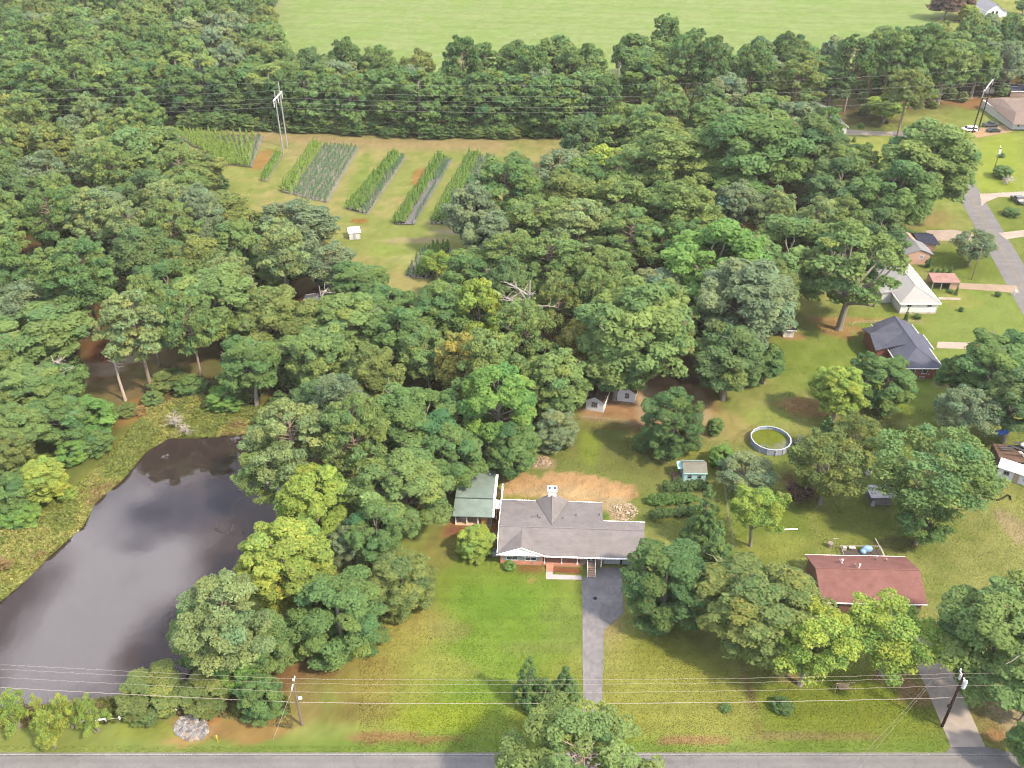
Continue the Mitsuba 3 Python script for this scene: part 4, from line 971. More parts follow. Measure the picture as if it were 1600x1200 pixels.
def make_proto(kind, seed, n, size):
    """(trunk mesh, leaf vertices, leaf faces, lobe of each leaf) of a tree about 10 m wide and 16 m tall"""
    rng = np.random.default_rng(seed)
    tr = []
    if kind == 'oak':
        dd = ball(160, rng)
        dd = dd[dd[:, 2] > -0.75]
        C = []
        for q in dd:
            c = np.array([0, 0, 8.7]) + q * rng.uniform(0.78, 1.04) * np.array([3.7, 3.7, 5.4 if q[2] > 0 else 5.0])
            if all(np.linalg.norm(c - e) > 1.35 for e in C):
                C.append(c)
        C = np.array(C) + rng.normal(0, 0.22, (len(C), 3))
        R = rng.uniform(1.05, 1.75, len(C))
        v, f, k = lobes_to_cards(C, R, n, size, rng, flat=0.95)
        fork = np.array([rng.normal(0, 0.3), rng.normal(0, 0.3), 5.4])
        tr.append(tube([(0, 0, -0.6), (0.05, 0, 0.4), fork * [0.5, 0.5, 0.55], fork], [0.52, 0.38, 0.32, 0.28], 8, False))
        for c in C[::2]:
            tr.append(limb(fork + [0, 0, rng.uniform(-1.2, 0.6)], c, 0.17, 0.03, rng))
        for c in C[C[:, 2] > 8][:5]:
            e = c + unit(c - [0, 0, 7]) * rng.uniform(1.2, 2.2)
            tr += [limb(c, e, 0.06, 0.03, rng), limb(c * 0.4 + e * 0.6, e + rng.normal(0, 0.7, 3), 0.04, 0.02, rng)]
    elif kind == 'open':      # a broad, sparse old tree with limbs in view
        C = crown_points(34, rng, 4.5, 5.0, 14.6, 1.9)
        R = rng.uniform(0.85, 1.55, len(C))
        v, f, k = lobes_to_cards(C, R, n, size, rng, shell=0.8, tilt=0.8)
        fork = np.array([0.2, 0.1, 4.2])
        tr.append(tube([(0, 0, -0.6), (0, 0, 0.5), fork], [0.5, 0.36, 0.3], 9, False))
        for c in C:
            m_ = fork * 0.4 + c * 0.6 + rng.normal(0, 0.5, 3)
            tr += [limb(fork + [0, 0, rng.uniform(-0.5, 1.0)], m_, 0.22, 0.11, rng), limb(m_, c * 1.06, 0.11, 0.025, rng)]
    elif kind == 'tall':      # an oval crown nearly down to the ground
        C = crown_points(44, rng, 3.3, 1.3, 14.4, 1.5, power=0.3)
        R = rng.uniform(0.95, 1.6, len(C))
        v, f, k = lobes_to_cards(C, R, n, size, rng)
        tr.append(tube([(0, 0, -0.6), (0, 0, 0.4), (0.1, 0, 7), (0, 0.1, 13)], [0.4, 0.3, 0.2, 0.05], 7, False))
        for c in C[::2]:
            tr.append(limb(np.array([0, 0, max(2, c[2] - 2.5)]), c, 0.12, 0.03, rng))
    elif kind == 'pine':      # long bare trunk, puffs of needles at the limb ends
        C, R = [], []
        tr.append(tube([(0, 0, -0.5), (0, 0, 0.4), (0.15, 0.05, 8), (0.0, 0.1, 15.2)], [0.36, 0.27, 0.21, 0.05], 8, False))
        for h in np.linspace(7.4, 15.2, 13):
            reach = 4.5 * math.sin(math.pi * (0.24 + 0.66 * (h - 7.0) / 8.6)) * rng.uniform(0.8, 1.1)
            for j in range(rng.integers(3, 6)):
                a = rng.uniform(0, 2 * math.pi)
                e = np.array([math.cos(a) * reach, math.sin(a) * reach, h + rng.uniform(0.2, 0.9)])
                tr.append(limb(np.array([0.1, 0.05, h - 0.6]), e, 0.07, 0.02, rng, 0.05, 3, 4))
                C.append(e)
                R.append(rng.uniform(0.75, 1.25))
                if reach > 2.6:
                    C.append(e * [0.58, 0.58, 1] + [0, 0, rng.uniform(-0.1, 0.4)])
                    R.append(rng.uniform(0.7, 1.1))
        C.append(np.array([0, 0, 15.3]))
        R.append(0.9)
        C, R = np.array(C), np.array(R)
        v, f, k = lobes_to_cards(C, R, n, size, rng, flat=0.72, shell=0.35, tilt=0.75)
    elif kind == 'round':     # foliage to the ground
        C = np.vstack([crown_points(42, rng, 3.9, 1.6, 14.2, 1.5, power=0.25), crown_points(14, rng, 4.1, 0.9, 6, 1.3)])
        R = rng.uniform(1.0, 1.65, len(C))
        v, f, k = lobes_to_cards(C, R, n, size, rng)
        tr.append(tube([(0, 0, -0.5), (0, 0, 6), (0.1, 0, 11)], [0.4, 0.28, 0.1], 7, False))
    elif kind == 'cone':
        hz = 0.7 + 15.0 * rng.random(90) ** 1.25
        az, ra_ = rng.uniform(0, 2 * math.pi, 90), 3.5 * (1 - hz / 16.6) ** 0.85 * np.sqrt(rng.uniform(0.35, 1, 90))
        C = np.column_stack([np.cos(az) * ra_, np.sin(az) * ra_, hz])
        R = 1.05 * (1.12 - hz / 17.5)
        v, f, k = lobes_to_cards(C, R, n, size, rng, flat=1.5, sub=3)
        tr.append(tube([(0, 0, -0.5), (0, 0, 13)], [0.3, 0.05], 6, False))
    elif kind == 'wisp':      # feathery, thin-leaved
        C = crown_points(46, rng, 4.1, 4.2, 14.6, 1.4)
        R = rng.uniform(0.8, 1.5, len(C))
        v, f, k = lobes_to_cards(C, R, n, size, rng, flat=1.15, shell=0.9, tilt=1.0)
        tr.append(tube([(0, 0, -0.5), (0, 0, 0.3), (0.2, 0, 4.5)], [0.42, 0.3, 0.22], 7, False))
        for c in C:
            tr.append(limb(np.array([0.2, 0, 4.4]), c, 0.1, 0.02, rng, 0.06, 4, 4))
    elif kind == 'young':     # a light round crown on a forked trunk in full view
        C = crown_points(26, rng, 4.0, 6.6, 14.4, 2.0)
        R = rng.uniform(1.1, 1.8, len(C))
        v, f, k = lobes_to_cards(C, R, n, size, rng, shell=0.7, tilt=0.8)
        fork = np.array([0.4, 0.1, 4.4])
        tr.append(tube([(-0.1, 0, -0.5), (0, 0, 0.4), (0.15, 0.05, 2.4), fork], [0.44, 0.33, 0.28, 0.25], 8, False))
        for c in C[::2]:
            tr.append(limb(fork, c, 0.2, 0.03, rng))
    elif kind == 'sapling':   # several thin upright plumes
        C = np.array([[rng.normal(0, 1.9), rng.normal(0, 1.9), h] for h in rng.uniform(3, 13.5, 44)])
        C[:, :2] *= (1.25 - C[:, 2:] / 16)
        R = rng.uniform(0.8, 1.5, len(C)) * (1.2 - C[:, 2] / 26)
        v, f, k = lobes_to_cards(C, R, n, size, rng, flat=1.5, shell=0.9, tilt=0.9)
        for j in range(5):
            c = C[j * 7]
            tr.append(tube([(c[0] * 0.2, c[1] * 0.2, -0.5), c], [0.22, 0.05], 5, False))
    elif kind in ('bare', 'snag'):   # dead wood
        top = 16 if kind == 'bare' else 15.5
        tr.append(tube([(0, 0, -0.5), (0, 0, 0.5), (0.2, 0.1, 6), (0.1, -0.1, 11), (0.3, 0, top)], [0.55, 0.42, 0.32, 0.22, 0.08], 7))
        tips = []
        for j in range(20 if kind == 'bare' else 13):
            h = rng.uniform(4.5, 14.5) if kind == 'bare' else rng.uniform(7, 15)
            a = rng.uniform(0, 2 * math.pi)
            L = rng.uniform(2.5, 5) if kind == 'bare' else rng.uniform(0.8, 3.2)
            e = np.array([math.cos(a) * L, math.sin(a) * L, h + rng.uniform(0.2, 2.4) * (1 if kind == 'bare' else 0.3)])
            tr.append(limb(np.array([0.1, 0, h]), e, 0.13, 0.05, rng, 0.05, 4, 5))
            for q in range(5 if kind == 'bare' else 1):
                s = np.array([0.1, 0, h]) * (1 - 0.3 - 0.14 * q) + e * (0.3 + 0.14 * q)
                t = s + np.array([rng.normal(0, 1.1), rng.normal(0, 1.1), rng.uniform(-0.1, 1.3)])
                tr.append(limb(s, t, 0.06, 0.03, rng, 0.05, 3, 4))
                tips.append(t)
        tips = np.array(tips)
        m_ = max(8, n)
        P = tips[rng.integers(0, len(tips), m_)] + rng.normal(0, 0.5, (m_, 3))
        v, f = cards(P, ball(m_, rng), size, rng)
        k = rng.integers(0, 5, m_)
    return cat(tr), v, f, k, np.repeat(CARD_N[-1], 4, 0)


COL = {   # foliage base colours
    'dark': (0.050, 0.086, 0.036), 'green': (0.066, 0.108, 0.042), 'mid': (0.082, 0.122, 0.048), 'olive': (0.094, 0.114, 0.042), 'pine': (0.090, 0.126, 0.048), 'pale': (0.108, 0.140, 0.066),
    'grey': (0.092, 0.122, 0.074), 'blue': (0.060, 0.094, 0.043), 'lime': (0.135, 0.175, 0.044), 'yellow': (0.150, 0.172, 0.042), 'gold': (0.150, 0.142, 0.046), 'deep': (0.038, 0.076, 0.030), 'bright': (0.080, 0.142, 0.044), 'rust': (0.16, 0.115, 0.06), 'plum': (0.075, 0.052, 0.047),
    'wood': (0.10, 0.10, 0.06)}
BARK = {'oak': (0.21, 0.19, 0.165), 'pine': (0.22, 0.17, 0.14), 'snag': (0.36, 0.31, 0.27), 'bare': (0.34, 0.31, 0.29)}
LEAF_GAIN = np.array([1.92, 2.02, 1.86])
PROTOS, GROUPS = {}, {}
LOD = {0: (2.3, 0.62), 1: (1.3, 0.86), 2: (0.6, 1.28), 3: (0.13, 2.3), 4: (0.40, 1.6)}       # near, middle, far: how many sprays, how large
COUNT = {'oak': 15500, 'open': 7800, 'tall': 14000, 'pine': 11500, 'round': 14500, 'cone': 10000, 'wisp': 9500, 'young': 6000, 'sapling': 5200, 'bare': 40, 'snag': 12}


def tree_group(kind, seed, colour, lod):
    gk = f'proto_{kind}_{seed}_{colour}_{lod}'
    if gk in GROUPS:
        return gk
    pk = (kind, seed, lod)
    if pk not in PROTOS:
        PROTOS[pk] = make_proto(kind, seed * 101 + 7, int(COUNT[kind] * LOD[lod][0]), (0.235 if kind in ('pine', 'cone', 'wisp', 'sapling') else 0.26) * LOD[lod][1])
    tr, v, f, k, vn = PROTOS[pk]
    rng = np.random.default_rng(len(GROUPS) + 11)
    base = np.array(COL[colour]) * LEAF_GAIN
    n = len(v) // 4
    lob = rng.normal(1, 0.09, k.max() + 1)[k]
    shade = np.clip(lob * rng.normal(1, 0.08, n), 0.5, 1.6)
    warm = np.clip(rng.normal(0.02, 0.085, k.max() + 1)[k] + rng.normal(0, 0.03, n), -0.3, 0.45)
    c = base * shade[:, None] * (1 + np.outer(warm, [1.3, 0.45, -0.4]))
    dry = rng.random(n) < 0.006
    c[dry] = np.array([0.17, 0.13, 0.07])
    if colour in ('yellow', 'lime', 'gold', 'olive'):
        g_ = rng.random(n) < 0.25
        c[g_] = c[g_] * [0.62, 0.8, 0.85]
    col = np.repeat(np.clip(c, 0.005, 0.6), 4, 0)
    tv = tr.vertices[tr.faces].reshape(-1, 3)
    GROUPS[gk] = True
    scene[gk] = {'type': 'shapegroup', 'trunk': ply_raw(tv, np.arange(len(tv)).reshape(-1, 3), 'matte', tint(tv, BARK.get(kind, BARK['oak']), 0.15, 2.0)),
                 'crown': ply_raw(v, f, 'leaf', col, vn)}
    if kind == 'snag':
        del scene[gk]['crown']
        scene[gk]['branch'] = scene[gk].pop('trunk')
    return gk


ZC = {'oak': 0.55, 'open': 0.62, 'tall': 0.52, 'pine': 0.70, 'round': 0.50, 'cone': 0.46, 'wisp': 0.60, 'young': 0.66, 'sapling': 0.52, 'bare': 0.62, 'snag': 0.6}
ZTOP = {'pine': 16.3, 'bare': 16.5, 'snag': 15.6}
WNAT = {'oak': 10.6, 'open': 10.6, 'tall': 9.0, 'pine': 9.4, 'round': 10.8, 'cone': 8.0, 'wisp': 10.4, 'young': 10.4, 'sapling': 8.0, 'bare': 9, 'snag': 6}
HASP = {'oak': 1.40, 'open': 1.15, 'tall': 1.55, 'pine': 1.75, 'round': 0.98, 'cone': 1.7, 'wisp': 1.1, 'young': 1.25, 'sapling': 1.3, 'bare': 1.3, 'snag': 2}
SEEDS = {'oak': 4, 'pine': 4, 'tall': 3}
NAME = {'pine': 'pine_tree', 'cone': 'conifer_tree', 'snag': 'dead_tree', 'bare': 'dead_tree'}
FEET = []
tree_rng = np.random.default_rng(5)


def plant(kind, x, y, w, h, colour, name, lod=None, spin=None):
    d = depth(x, y, h * 0.6)
    if lod is None:
        lod = 0 if d < 165 else 1 if d < 262 else 2 if d < 350 else 4
    seed = int(tree_rng.integers(0, SEEDS.get(kind, 2)))
    gk = tree_group(kind, seed, colour, lod)
    vv_ = PROTOS[(kind, seed, lod)][1]
    nat = np.percentile(np.hypot(vv_[:, 0], vv_[:, 1]), 96) * 2 if kind not in ('snag', 'bare') else WNAT[kind]
    k = name if '__' in name else key_for(name)
    sx, sz = w / nat, h / ZTOP.get(kind, 16.0)
    spin = tree_rng.uniform(0, 360) if spin is None else spin
    scene[k] = {'type': 'instance', 'to_world': T().translate([x, y, float(ground_z(x, y)) - 0.05]).rotate([0, 0, 1], spin).scale([sx, sx * tree_rng.uniform(0.92, 1.08), sz]), 'group': {'type': 'ref', 'id': gk}}
    FEET.append((x, y, w))
    return k


def tree(kind, u, v, w, colour, label, h=None, group=None, name=None, category=None, foot=None):
    """a tree whose crown's middle shows at pixel (u, v) with a width of w pixels (or whose foot stands at pixel foot)"""
    x, y = G(u, v)
    for _ in range(8):                                   # the crown's middle is at height zc
        wm = w * depth(x, y, 8) / F_PX
        hh = h or max(2.0, wm * HASP[kind])
        x, y = G(u, v, hh * ZC[kind])
    if foot:
        x, y = G(*foot)
        wm = w * depth(x, y, hh * 0.6) / F_PX
    k = plant(kind, x, y, wm, hh, colour, name or NAME.get(kind, 'broadleaf_tree'))
    cat_ = category or {'pine': 'pine tree', 'cone': 'conifer tree', 'snag': 'dead tree', 'bare': 'dead tree'}.get(kind, 'tree')
    tag(k, label, cat_, group)
    return k


AREAS = {}


def area(kind, x, y):
    u = 800 + F_PX * x / depth(x, y, 0)
    for lim, name in AREAS[kind]:
        if u < lim:
            return name


def forest(px, spacing, mix, label, group, seed, hmin, hmax, keep_out=(), stuff_beyond=None, wscale=1.15):
    """fills a wood: one tree about every spacing metres, none where another stands"""
    pg = poly(px)
    rng = np.random.default_rng(seed)
    x0, y0, x1, y1 = pg.bounds
    n_try = int((x1 - x0) * (y1 - y0) / spacing ** 2 * 5)
    pts = np.column_stack([rng.uniform(x0, x1, n_try), rng.uniform(y0, y1, n_try)])
    pts = pts[shapely.contains_xy(pg, pts[:, 0], pts[:, 1])]
    out_ = [poly(q) for q in keep_out]
    mine = []
    for x, y in pts:
        if any(q.contains(shapely.Point(x, y)) for q in out_):
            continue
        if any((x - a) ** 2 + (y - b) ** 2 < spacing ** 2 for a, b in mine):
            continue
        if any((x - a) ** 2 + (y - b) ** 2 < (0.36 * w + 0.42 * spacing) ** 2 for a, b, w in FEET if w > 4):
            continue
        if abs(x) > 0.62 * depth(x, y, 8) + 6:
            continue
        mine.append((x, y))
    for x, y in mine:
        kind, colour, lab = mix[rng.integers(0, len(mix))]
        hh = rng.uniform(hmin, hmax) * (1.08 if kind == 'pine' else 1)
        wm = spacing * wscale * rng.uniform(0.95, 1.3) * (0.92 if kind == 'pine' else 1)
        if stuff_beyond and y > stuff_beyond:
            i = USED.get('far_wood', 0) + 1
            USED['far_wood'] = i
            plant(kind, x, y, wm, hh, colour, f'far_wood__{i:03d}', 2)
            continue
        k = plant(kind, x, y, wm, hh, colour, NAME.get(kind, 'broadleaf_tree'))
        where = area(group, x, y)
        nm_ = 'pine' if kind == 'pine' else 'leafy'
        tag(k, f'{lab} {nm_} tree crown {where}', {'pine': 'pine tree'}.get(kind, 'tree'), f'{lab} {nm_} trees {where}')

# the trees that stand out, roughly from the road backwards: kind, crown middle (u, v), width in pixels, colour, label
t = tree
t('pine', 908, 1195, 238, 'pine', 'big full pine at the bottom edge, its crown hanging over the road', 15)
t('wisp', 806, 1200, 74, 'pale', 'small pale grey-green tree left of the big pine over the road', 8)
t('cone', 826, 1066, 54, 'green', 'tallest of the dark pointed evergreens on the front lawn', 10)
t('cone', 852, 1086, 50, 'green', 'shorter dark evergreen touching the tallest one on the front lawn', 7)
t('cone', 883, 1068, 50, 'green', 'dark evergreen on the front lawn nearest the driveway', 7)
for i, (u, v, w) in enumerate([(18, 1105, 62), (62, 1112, 46), (100, 1108, 60), (140, 1112, 46), (-22, 1110, 60), (74, 1135, 50)]):
    t('sapling', u, v, w, 'yellow' if i % 3 else 'lime', 'yellow-green willowy sapling in the thicket between pond and road', 8.0, 'saplings between pond and road', 'sapling')
t('round', 236, 1082, 110, 'olive', 'low olive thicket of shrubs on the pond shore above the guardrail', 4, None, 'shrub', 'bush')
t('round', 320, 1086, 80, 'olive', 'low olive shrub on the shore right of the big shore thicket', 3.5, None, 'shrub', 'bush')
t('round', 408, 1090, 74, 'green', 'green vine covered shrub at the foot of the pond pine near the pole', 7, None, 'shrub', 'bush')
t('round', 372, 1045, 70, 'bright', 'bright green bush below the pale pine at the pond corner', 6, None, 'shrub', 'bush')
t('pine', 352, 965, 150, 'pale', 'pale green puffy pine at the pond corner nearest the road', 17)
t('round', 312, 985, 92, 'green', 'dark green tree leaning over the water left of the puffy pond pine', 11)
t('round', 418, 1000, 84, 'mid', 'leafy green tree between the puffy pond pine and the front lawn', 11)
t('tall', 446, 880, 138, 'yellow', 'bright yellow-green tree on the east bank of the pond', 17)
t('tall', 492, 790, 112, 'lime', 'yellowing tree behind the bright yellow-green one by the pond', 17)
t('round', 528, 962, 146, 'green', 'wide dark green tree at the left edge of the front lawn', 13)
t('round', 627, 907, 112, 'olive', 'round olive-green tree at the upper left corner of the front lawn', 11.5)
t('oak', 585, 835, 90, 'green', 'green tree behind the round olive one, left of the workshop', 14)
t('oak', 624, 768, 156, 'mid', 'wide green tree with pale bare twigs left of the workshop', 16)
t('oak', 545, 850, 70, 'grey', 'small greyish tree in the gap between the yellow and olive trees', 10)
t('round', 742, 846, 62, 'lime', 'small round light green tree between the workshop and the front lawn', 5.5)
t('round', 796, 883, 20, 'bright', 'little green bush at the left front corner of the brick house', 1.4, None, 'shrub', 'bush')
t('pine', 455, 690, 150, 'pale', 'big pale green pine on the far right bank of the pond', 20)
t('pine', 420, 735, 100, 'pine', 'pine crown hanging over the right end of the pond', 15)
t('pine', 530, 636, 90, 'grey', 'thin pine with a long bare pale trunk above the yellowing tree', 21)
t('oak', 655, 660, 140, 'green', 'deep green tree in the wood above the wide one with bare twigs', 18)
t('oak', 700, 715, 116, 'green', 'green tree whose crown overhangs the back of the workshop', 14)
t('tall', 778, 640, 116, 'bright', 'tall fresh green tree above the clay patch', 22)
t('tall', 800, 700, 80, 'green', 'dense green tree at the wood edge left of the grey bush', 13)
t('tall', 722, 575, 84, 'gold', 'golden brown-green tree in the middle of the wood', 19)
t('oak', 585, 590, 92, 'olive', 'olive yellow tree in the wood left of the golden one', 16)
t('round', 869, 668, 70, 'grey', 'dense dull grey twiggy tree at the back corner of the yard', 9)
t('oak', 866, 600, 104, 'mid', 'leafy green tree beside the white cottage gable', 17)
t('tall', 748, 492, 74, 'lime', 'yellow-green crown left of the grey dead tree', 21)
t('oak', 625, 525, 100, 'green', 'green crown right of the olive yellow tree, deep in the wood', 16)
t('oak', 668, 560, 86, 'mid', 'crown between the golden tree and the deep green one', 16)
t('bare', 92, 585, 60, 'wood', 'pale dead branching tree among the crowns at the left edge', 13)
t('bare', 505, 480, 54, 'wood', 'pale dead tree beside the hidden blue-grey roof', 15)
t('bare', 826, 490, 84, 'wood', 'grey leafless dead tree in the middle of the wood', 22)
t('snag', 765, 455, 16, 'wood', 'thin dead trunk spike sticking out of the wood', 16)
t('oak', 905, 545, 70, 'gold', 'brownish half dry crown right of the grey dead tree', 15)
t('pine', 872, 478, 74, 'olive', 'yellowish pine crown just behind the grey dead tree', 20)
t('oak', 992, 525, 172, 'mid', 'huge broad crown shading the two white cottages', 27)
t('oak', 966, 566, 112, 'mid', 'leafy crown hanging over both white cottages, its trunk between them', 17, foot=(960, 624))
t('oak', 1035, 500, 110, 'mid', 'right half crown of the big pair behind the white cottages', 21)
t('pine', 790, 290, 120, 'green', 'tall dark pine at the right end of the nursery rows', 22)
t('wisp', 884, 262, 100, 'grey', 'grey-green willow-like tree below the transmission wires', 15)
t('oak', 946, 262, 84, 'lime', 'yellow-green crown right of the grey willow-like tree', 16)
t('pine', 846, 345, 120, 'pine', 'rounded pine in front of the tall dark nursery pine', 19)
t('pine', 965, 320, 120, 'pine', 'broad light green pine in the middle of the upper wood', 21)
t('pine', 905, 355, 110, 'pale', 'pale pine between the rounded and the broad one', 20)
t('pine', 985, 375, 110, 'mid', 'green pine below the broad light green pine', 20)
t('oak', 738, 432, 84, 'green', 'green crown at the lower end of the nursery field', 16)
t('wisp', 682, 408, 48, 'lime', 'small pale yellow-green tree beside the lowest nursery block', 8)
t('pine', 800, 400, 100, 'pine', 'yellow-green pine left of the centre of the wood', 19)
t('pine', 860, 410, 110, 'mid', 'pine with brown lower limbs above the dead tree', 20)
t('pine', 935, 430, 100, 'pine', 'pine just behind the huge crown by the cottages', 20)
t('oak', 690, 492, 104, 'green', 'dark crown at the left edge of the middle wood', 18)
t('oak', 1115, 415, 150, 'bright', 'big fresh green round crown in the wood right of centre', 25)
t('oak', 1165, 480, 150, 'grey', 'greyish crown in front of the fresh green round one', 25)
t('oak', 1228, 405, 140, 'mid', 'broad crown left of the big bare-limbed tree', 24)
t('oak', 1140, 560, 120, 'blue', 'dark crown at the wood corner above the yard with the pool', 18)
t('oak', 1200, 565, 60, 'green', 'dark green tree at the edge of the lawn above the pool yard', 10)
t('oak', 1170, 250, 170, 'green', 'very large dark green crown right of the upper wood', 33)
t('oak', 1262, 242, 112, 'blue', 'round dark crown left of the drive under the wires', 27)
t('pine', 1050, 250, 140, 'pine', 'tall light pine near the end of the cleared strip', 25)
t('pine', 1075, 330, 120, 'pine', 'knobbly light green pine below the tall light pine', 22)
t('pine', 1010, 205, 80, 'mid', 'pine closing the right end of the cleared strip', 21)
t('oak', 1110, 190, 90, 'green', 'crown above the very large dark green one, near the wires', 20)
t('oak', 1195, 180, 80, 'mid', 'crown near the wires left of the brownish rounded pine', 19)
t('oak', 1310, 300, 110, 'blue', 'dark crown below the round dark one', 23)
t('oak', 1395, 310, 120, 'green', 'green crown with grey dead twigs left of the side road', 25)
t('oak', 1457, 258, 148, 'mid', 'big round tree standing alone beside the side road', 29)
t('open', 1340, 395, 158, 'mid', 'big old tree with bare grey limbs, its trunk on the dirt patch', 26, foot=(1310, 515))
t('wisp', 1524, 375, 66, 'grey', 'thin small-leaved tree on the lawn beside the side road', 10, foot=(1513, 415))
t('tall', 1385, 598, 86, 'green', 'dense dark tree in front of the blue-roofed house', 13)
t('tall', 1350, 580, 50, 'dark', 'dark narrow tree at the left of the blue-roofed house', 11)
t('oak', 1312, 612, 86, 'lime', 'light green crown between lawn and pool yard', 13)
t('cone', 1290, 680, 50, 'dark', 'dark green fir limb cluster behind the pool', 8)
t('oak', 1560, 575, 130, 'green', 'dark crown at the right edge below the white house', 17)
t('oak', 1590, 630, 110, 'blue', 'bluish dark crown at the right edge above the blue barrels', 16)
t('wisp', 1510, 640, 90, 'grey', 'pale dry crown left of the dark ones at the right edge', 13)
t('oak', 1490, 585, 50, 'green', 'small dark green crown beside the concrete drive of the blue-roofed house', 11)
t('wisp', 1464, 735, 178, 'mid', 'large loose tree with pale limbs hanging over the junk shed', 19)
t('wisp', 1444, 812, 84, 'green', 'low drooping tree below the large loose one, behind the red-roofed house', 9)
t('wisp', 1340, 678, 70, 'olive', 'olive feathery tree between the brownish one and the large loose one', 12)
t('wisp', 1296, 725, 122, 'olive', 'brownish green feathery tree right of the pool', 15)
t('young', 1181, 785, 88, 'lime', 'light yellow-green tree with a forked bare trunk on the lawn', 13, foot=(1172, 853))
t('wisp', 1168, 738, 96, 'grey', 'grey-green loose bush behind the light yellow-green forked tree', 7)
t('round', 1128, 712, 42, 'bright', 'green round bush between the teal shed and the pool', 4, None, 'shrub', 'bush')
t('round', 1118, 665, 28, 'green', 'narrow green bush on the fence line left of the pool', 4, None, 'shrub', 'bush')
t('round', 1054, 660, 94, 'dark', 'dark glossy evergreen magnolia in the middle of the back yard', 15)
t('round', 1004, 690, 32, 'green', 'small round bush left of the back yard magnolia', 4, None, 'shrub', 'bush')
t('round', 1040, 912, 146, 'dark', 'big dark glossy evergreen tree right of the driveway', 13)
t('cone', 1102, 808, 60, 'green', 'taller of two dense pointed evergreens behind the driveway tree', 13)
t('cone', 1118, 864, 80, 'green', 'wider of two dense pointed evergreens behind the driveway tree', 12)
t('oak', 1194, 958, 196, 'olive', 'wide olive-green tree left of the red-roofed house', 15)
t('young', 1274, 984, 134, 'lime', 'yellow-green tree with a pale trunk in front of the red-roofed house', 15, foot=(1250, 1070))
t('young', 1400, 990, 150, 'lime', 'yellow-tinged round tree in front of the right end of the red-roofed house', 13)
t('oak', 1528, 928, 200, 'mid', 'large spreading tree over the gravel driveway at the right', 19, foot=(1532, 1080))
t('oak', 1612, 1090, 60, 'green', 'green branches reaching in at the right edge beside the clay patch', 9)
t('oak', 1615, 1165, 70, 'green', 'green tree at the bottom right corner beside the road', 9)
t('wisp', 1250, 765, 44, 'plum', 'purple-brown twiggy bush below the brownish feathery tree', 4, None, 'shrub', 'bush')
t('round', 1326, 232, 22, 'plum', 'dark purple-leaved shrub beside the lawn under the wires', 3, None, 'shrub', 'bush')
t('oak', 1386, 165, 60, 'lime', 'light green tree left of the wires near the round lone tree', 11)
t('bare', 1575, 280, 30, 'wood', 'heap of grey bare branches under the brushy bush by the light pole', 2.5, None, 'dead_shrub', 'dead bush')
t('round', 1568, 268, 32, 'green', 'brushy heap-like bush beside the thin light pole', 4, None, 'shrub', 'bush')
t('round', 1581, 330, 26, 'green', 'green bush behind the parked dark pickup at the right', 2.5, None, 'shrub', 'bush')
# left woods and the far pond bank
t('pine', 203, 462, 112, 'pale', 'tall pale pine with two bare trunks showing, above the pond', 22, foot=(238, 613))
t('pine', 258, 440, 80, 'pine', 'tall pine right of the pale one above the pond', 21, foot=(250, 570))
t('pine', 128, 340, 120, 'green', 'dark pine with a long leaning bare trunk over the red earth', 23, foot=(157, 528))
t('snag', 176, 575, 34, 'wood', 'pale dead broken trunk standing at the pond bank', 13, foot=(196, 625))
t('oak', 60, 520, 150, 'mid', 'wide crown with dead grey limbs at the left edge above the pond', 16)
t('oak', 95, 600, 80, 'green', 'green crown left of the dead broken trunk', 12)
t('round', 138, 650, 84, 'bright', 'fresh green bush mass at the left pond bank', 7, None, 'shrub', 'bush')
t('tall', 66, 748, 76, 'yellow', 'bright yellow tree at the left pond bank', 8.5)
t('oak', 25, 670, 90, 'mid', 'green crown left of the bush mass at the left bank', 12)
t('oak', 15, 770, 70, 'green', 'dark green tree at the left edge below the yellow one', 8)
t('round', 28, 800, 60, 'bright', 'green bank shrub at the left edge beside the weeds', 4, None, 'shrub', 'bush')
t('round', 352, 622, 56, 'bright', 'bright green bush on the weedy far bank', 5, None, 'shrub', 'bush')
t('round', 262, 592, 56, 'olive', 'olive shrub below the tall pine trunks', 4, None, 'shrub', 'bush')
t('round', 300, 600, 50, 'green', 'dark green shrub in the shade above the weedy bank', 4, None, 'shrub', 'bush')
t('sapling', 216, 640, 26, 'rust', 'orange tinged brush at the foot of the dead broken trunk', 1.8, None, 'shrub', 'bush')
t('round', 198, 640, 34, 'olive', 'olive shrub left of the orange tinged brush', 2.2, None, 'shrub', 'bush')
t('round', 238, 622, 34, 'mid', 'green shrub at the foot of the two bare pine trunks', 2.6, None, 'shrub', 'bush')
t('oak', 86, 655, 90, 'green', 'green crown left of the fresh green bush mass on the left bank', 11)
t('oak', 48, 610, 96, 'mid', 'crown at the left edge above the green bank trees', 13)
t('oak', 20, 700, 70, 'olive', 'olive crown at the left edge beside the bright yellow tree', 9)
t('round', 150, 690, 50, 'green', 'dark green shrub at the marsh edge on the left bank', 4.5, None, 'shrub', 'bush')
t('round', 112, 705, 50, 'bright', 'light green shrub between the bush mass and the bright yellow tree', 4.5, None, 'shrub', 'bush')
t('round', 12, 735, 44, 'mid', 'green shrub at the left edge above the bank path', 4, None, 'shrub', 'bush')
t('round', 105, 770, 30, 'lime', 'yellowish shrub below the bright yellow tree', 3, None, 'shrub', 'bush')
t('round', 420, 655, 44, 'green', 'dark shrub where the marsh meets the big pale pine', 4, None, 'shrub', 'bush')
t('bare', 272, 655, 36, 'wood', 'grey dead brush at the tip of the pond', 4, None, 'dead_shrub', 'dead bush')
t('bare', 290, 668, 30, 'wood', 'lower grey dead brush over the water at the tip of the pond', 2.5, None, 'dead_shrub', 'dead bush')
t('sapling', 4, 880, 30, 'rust', 'orange brown brush at the left frame edge on the bank', 2.6, None, 'shrub', 'bush')
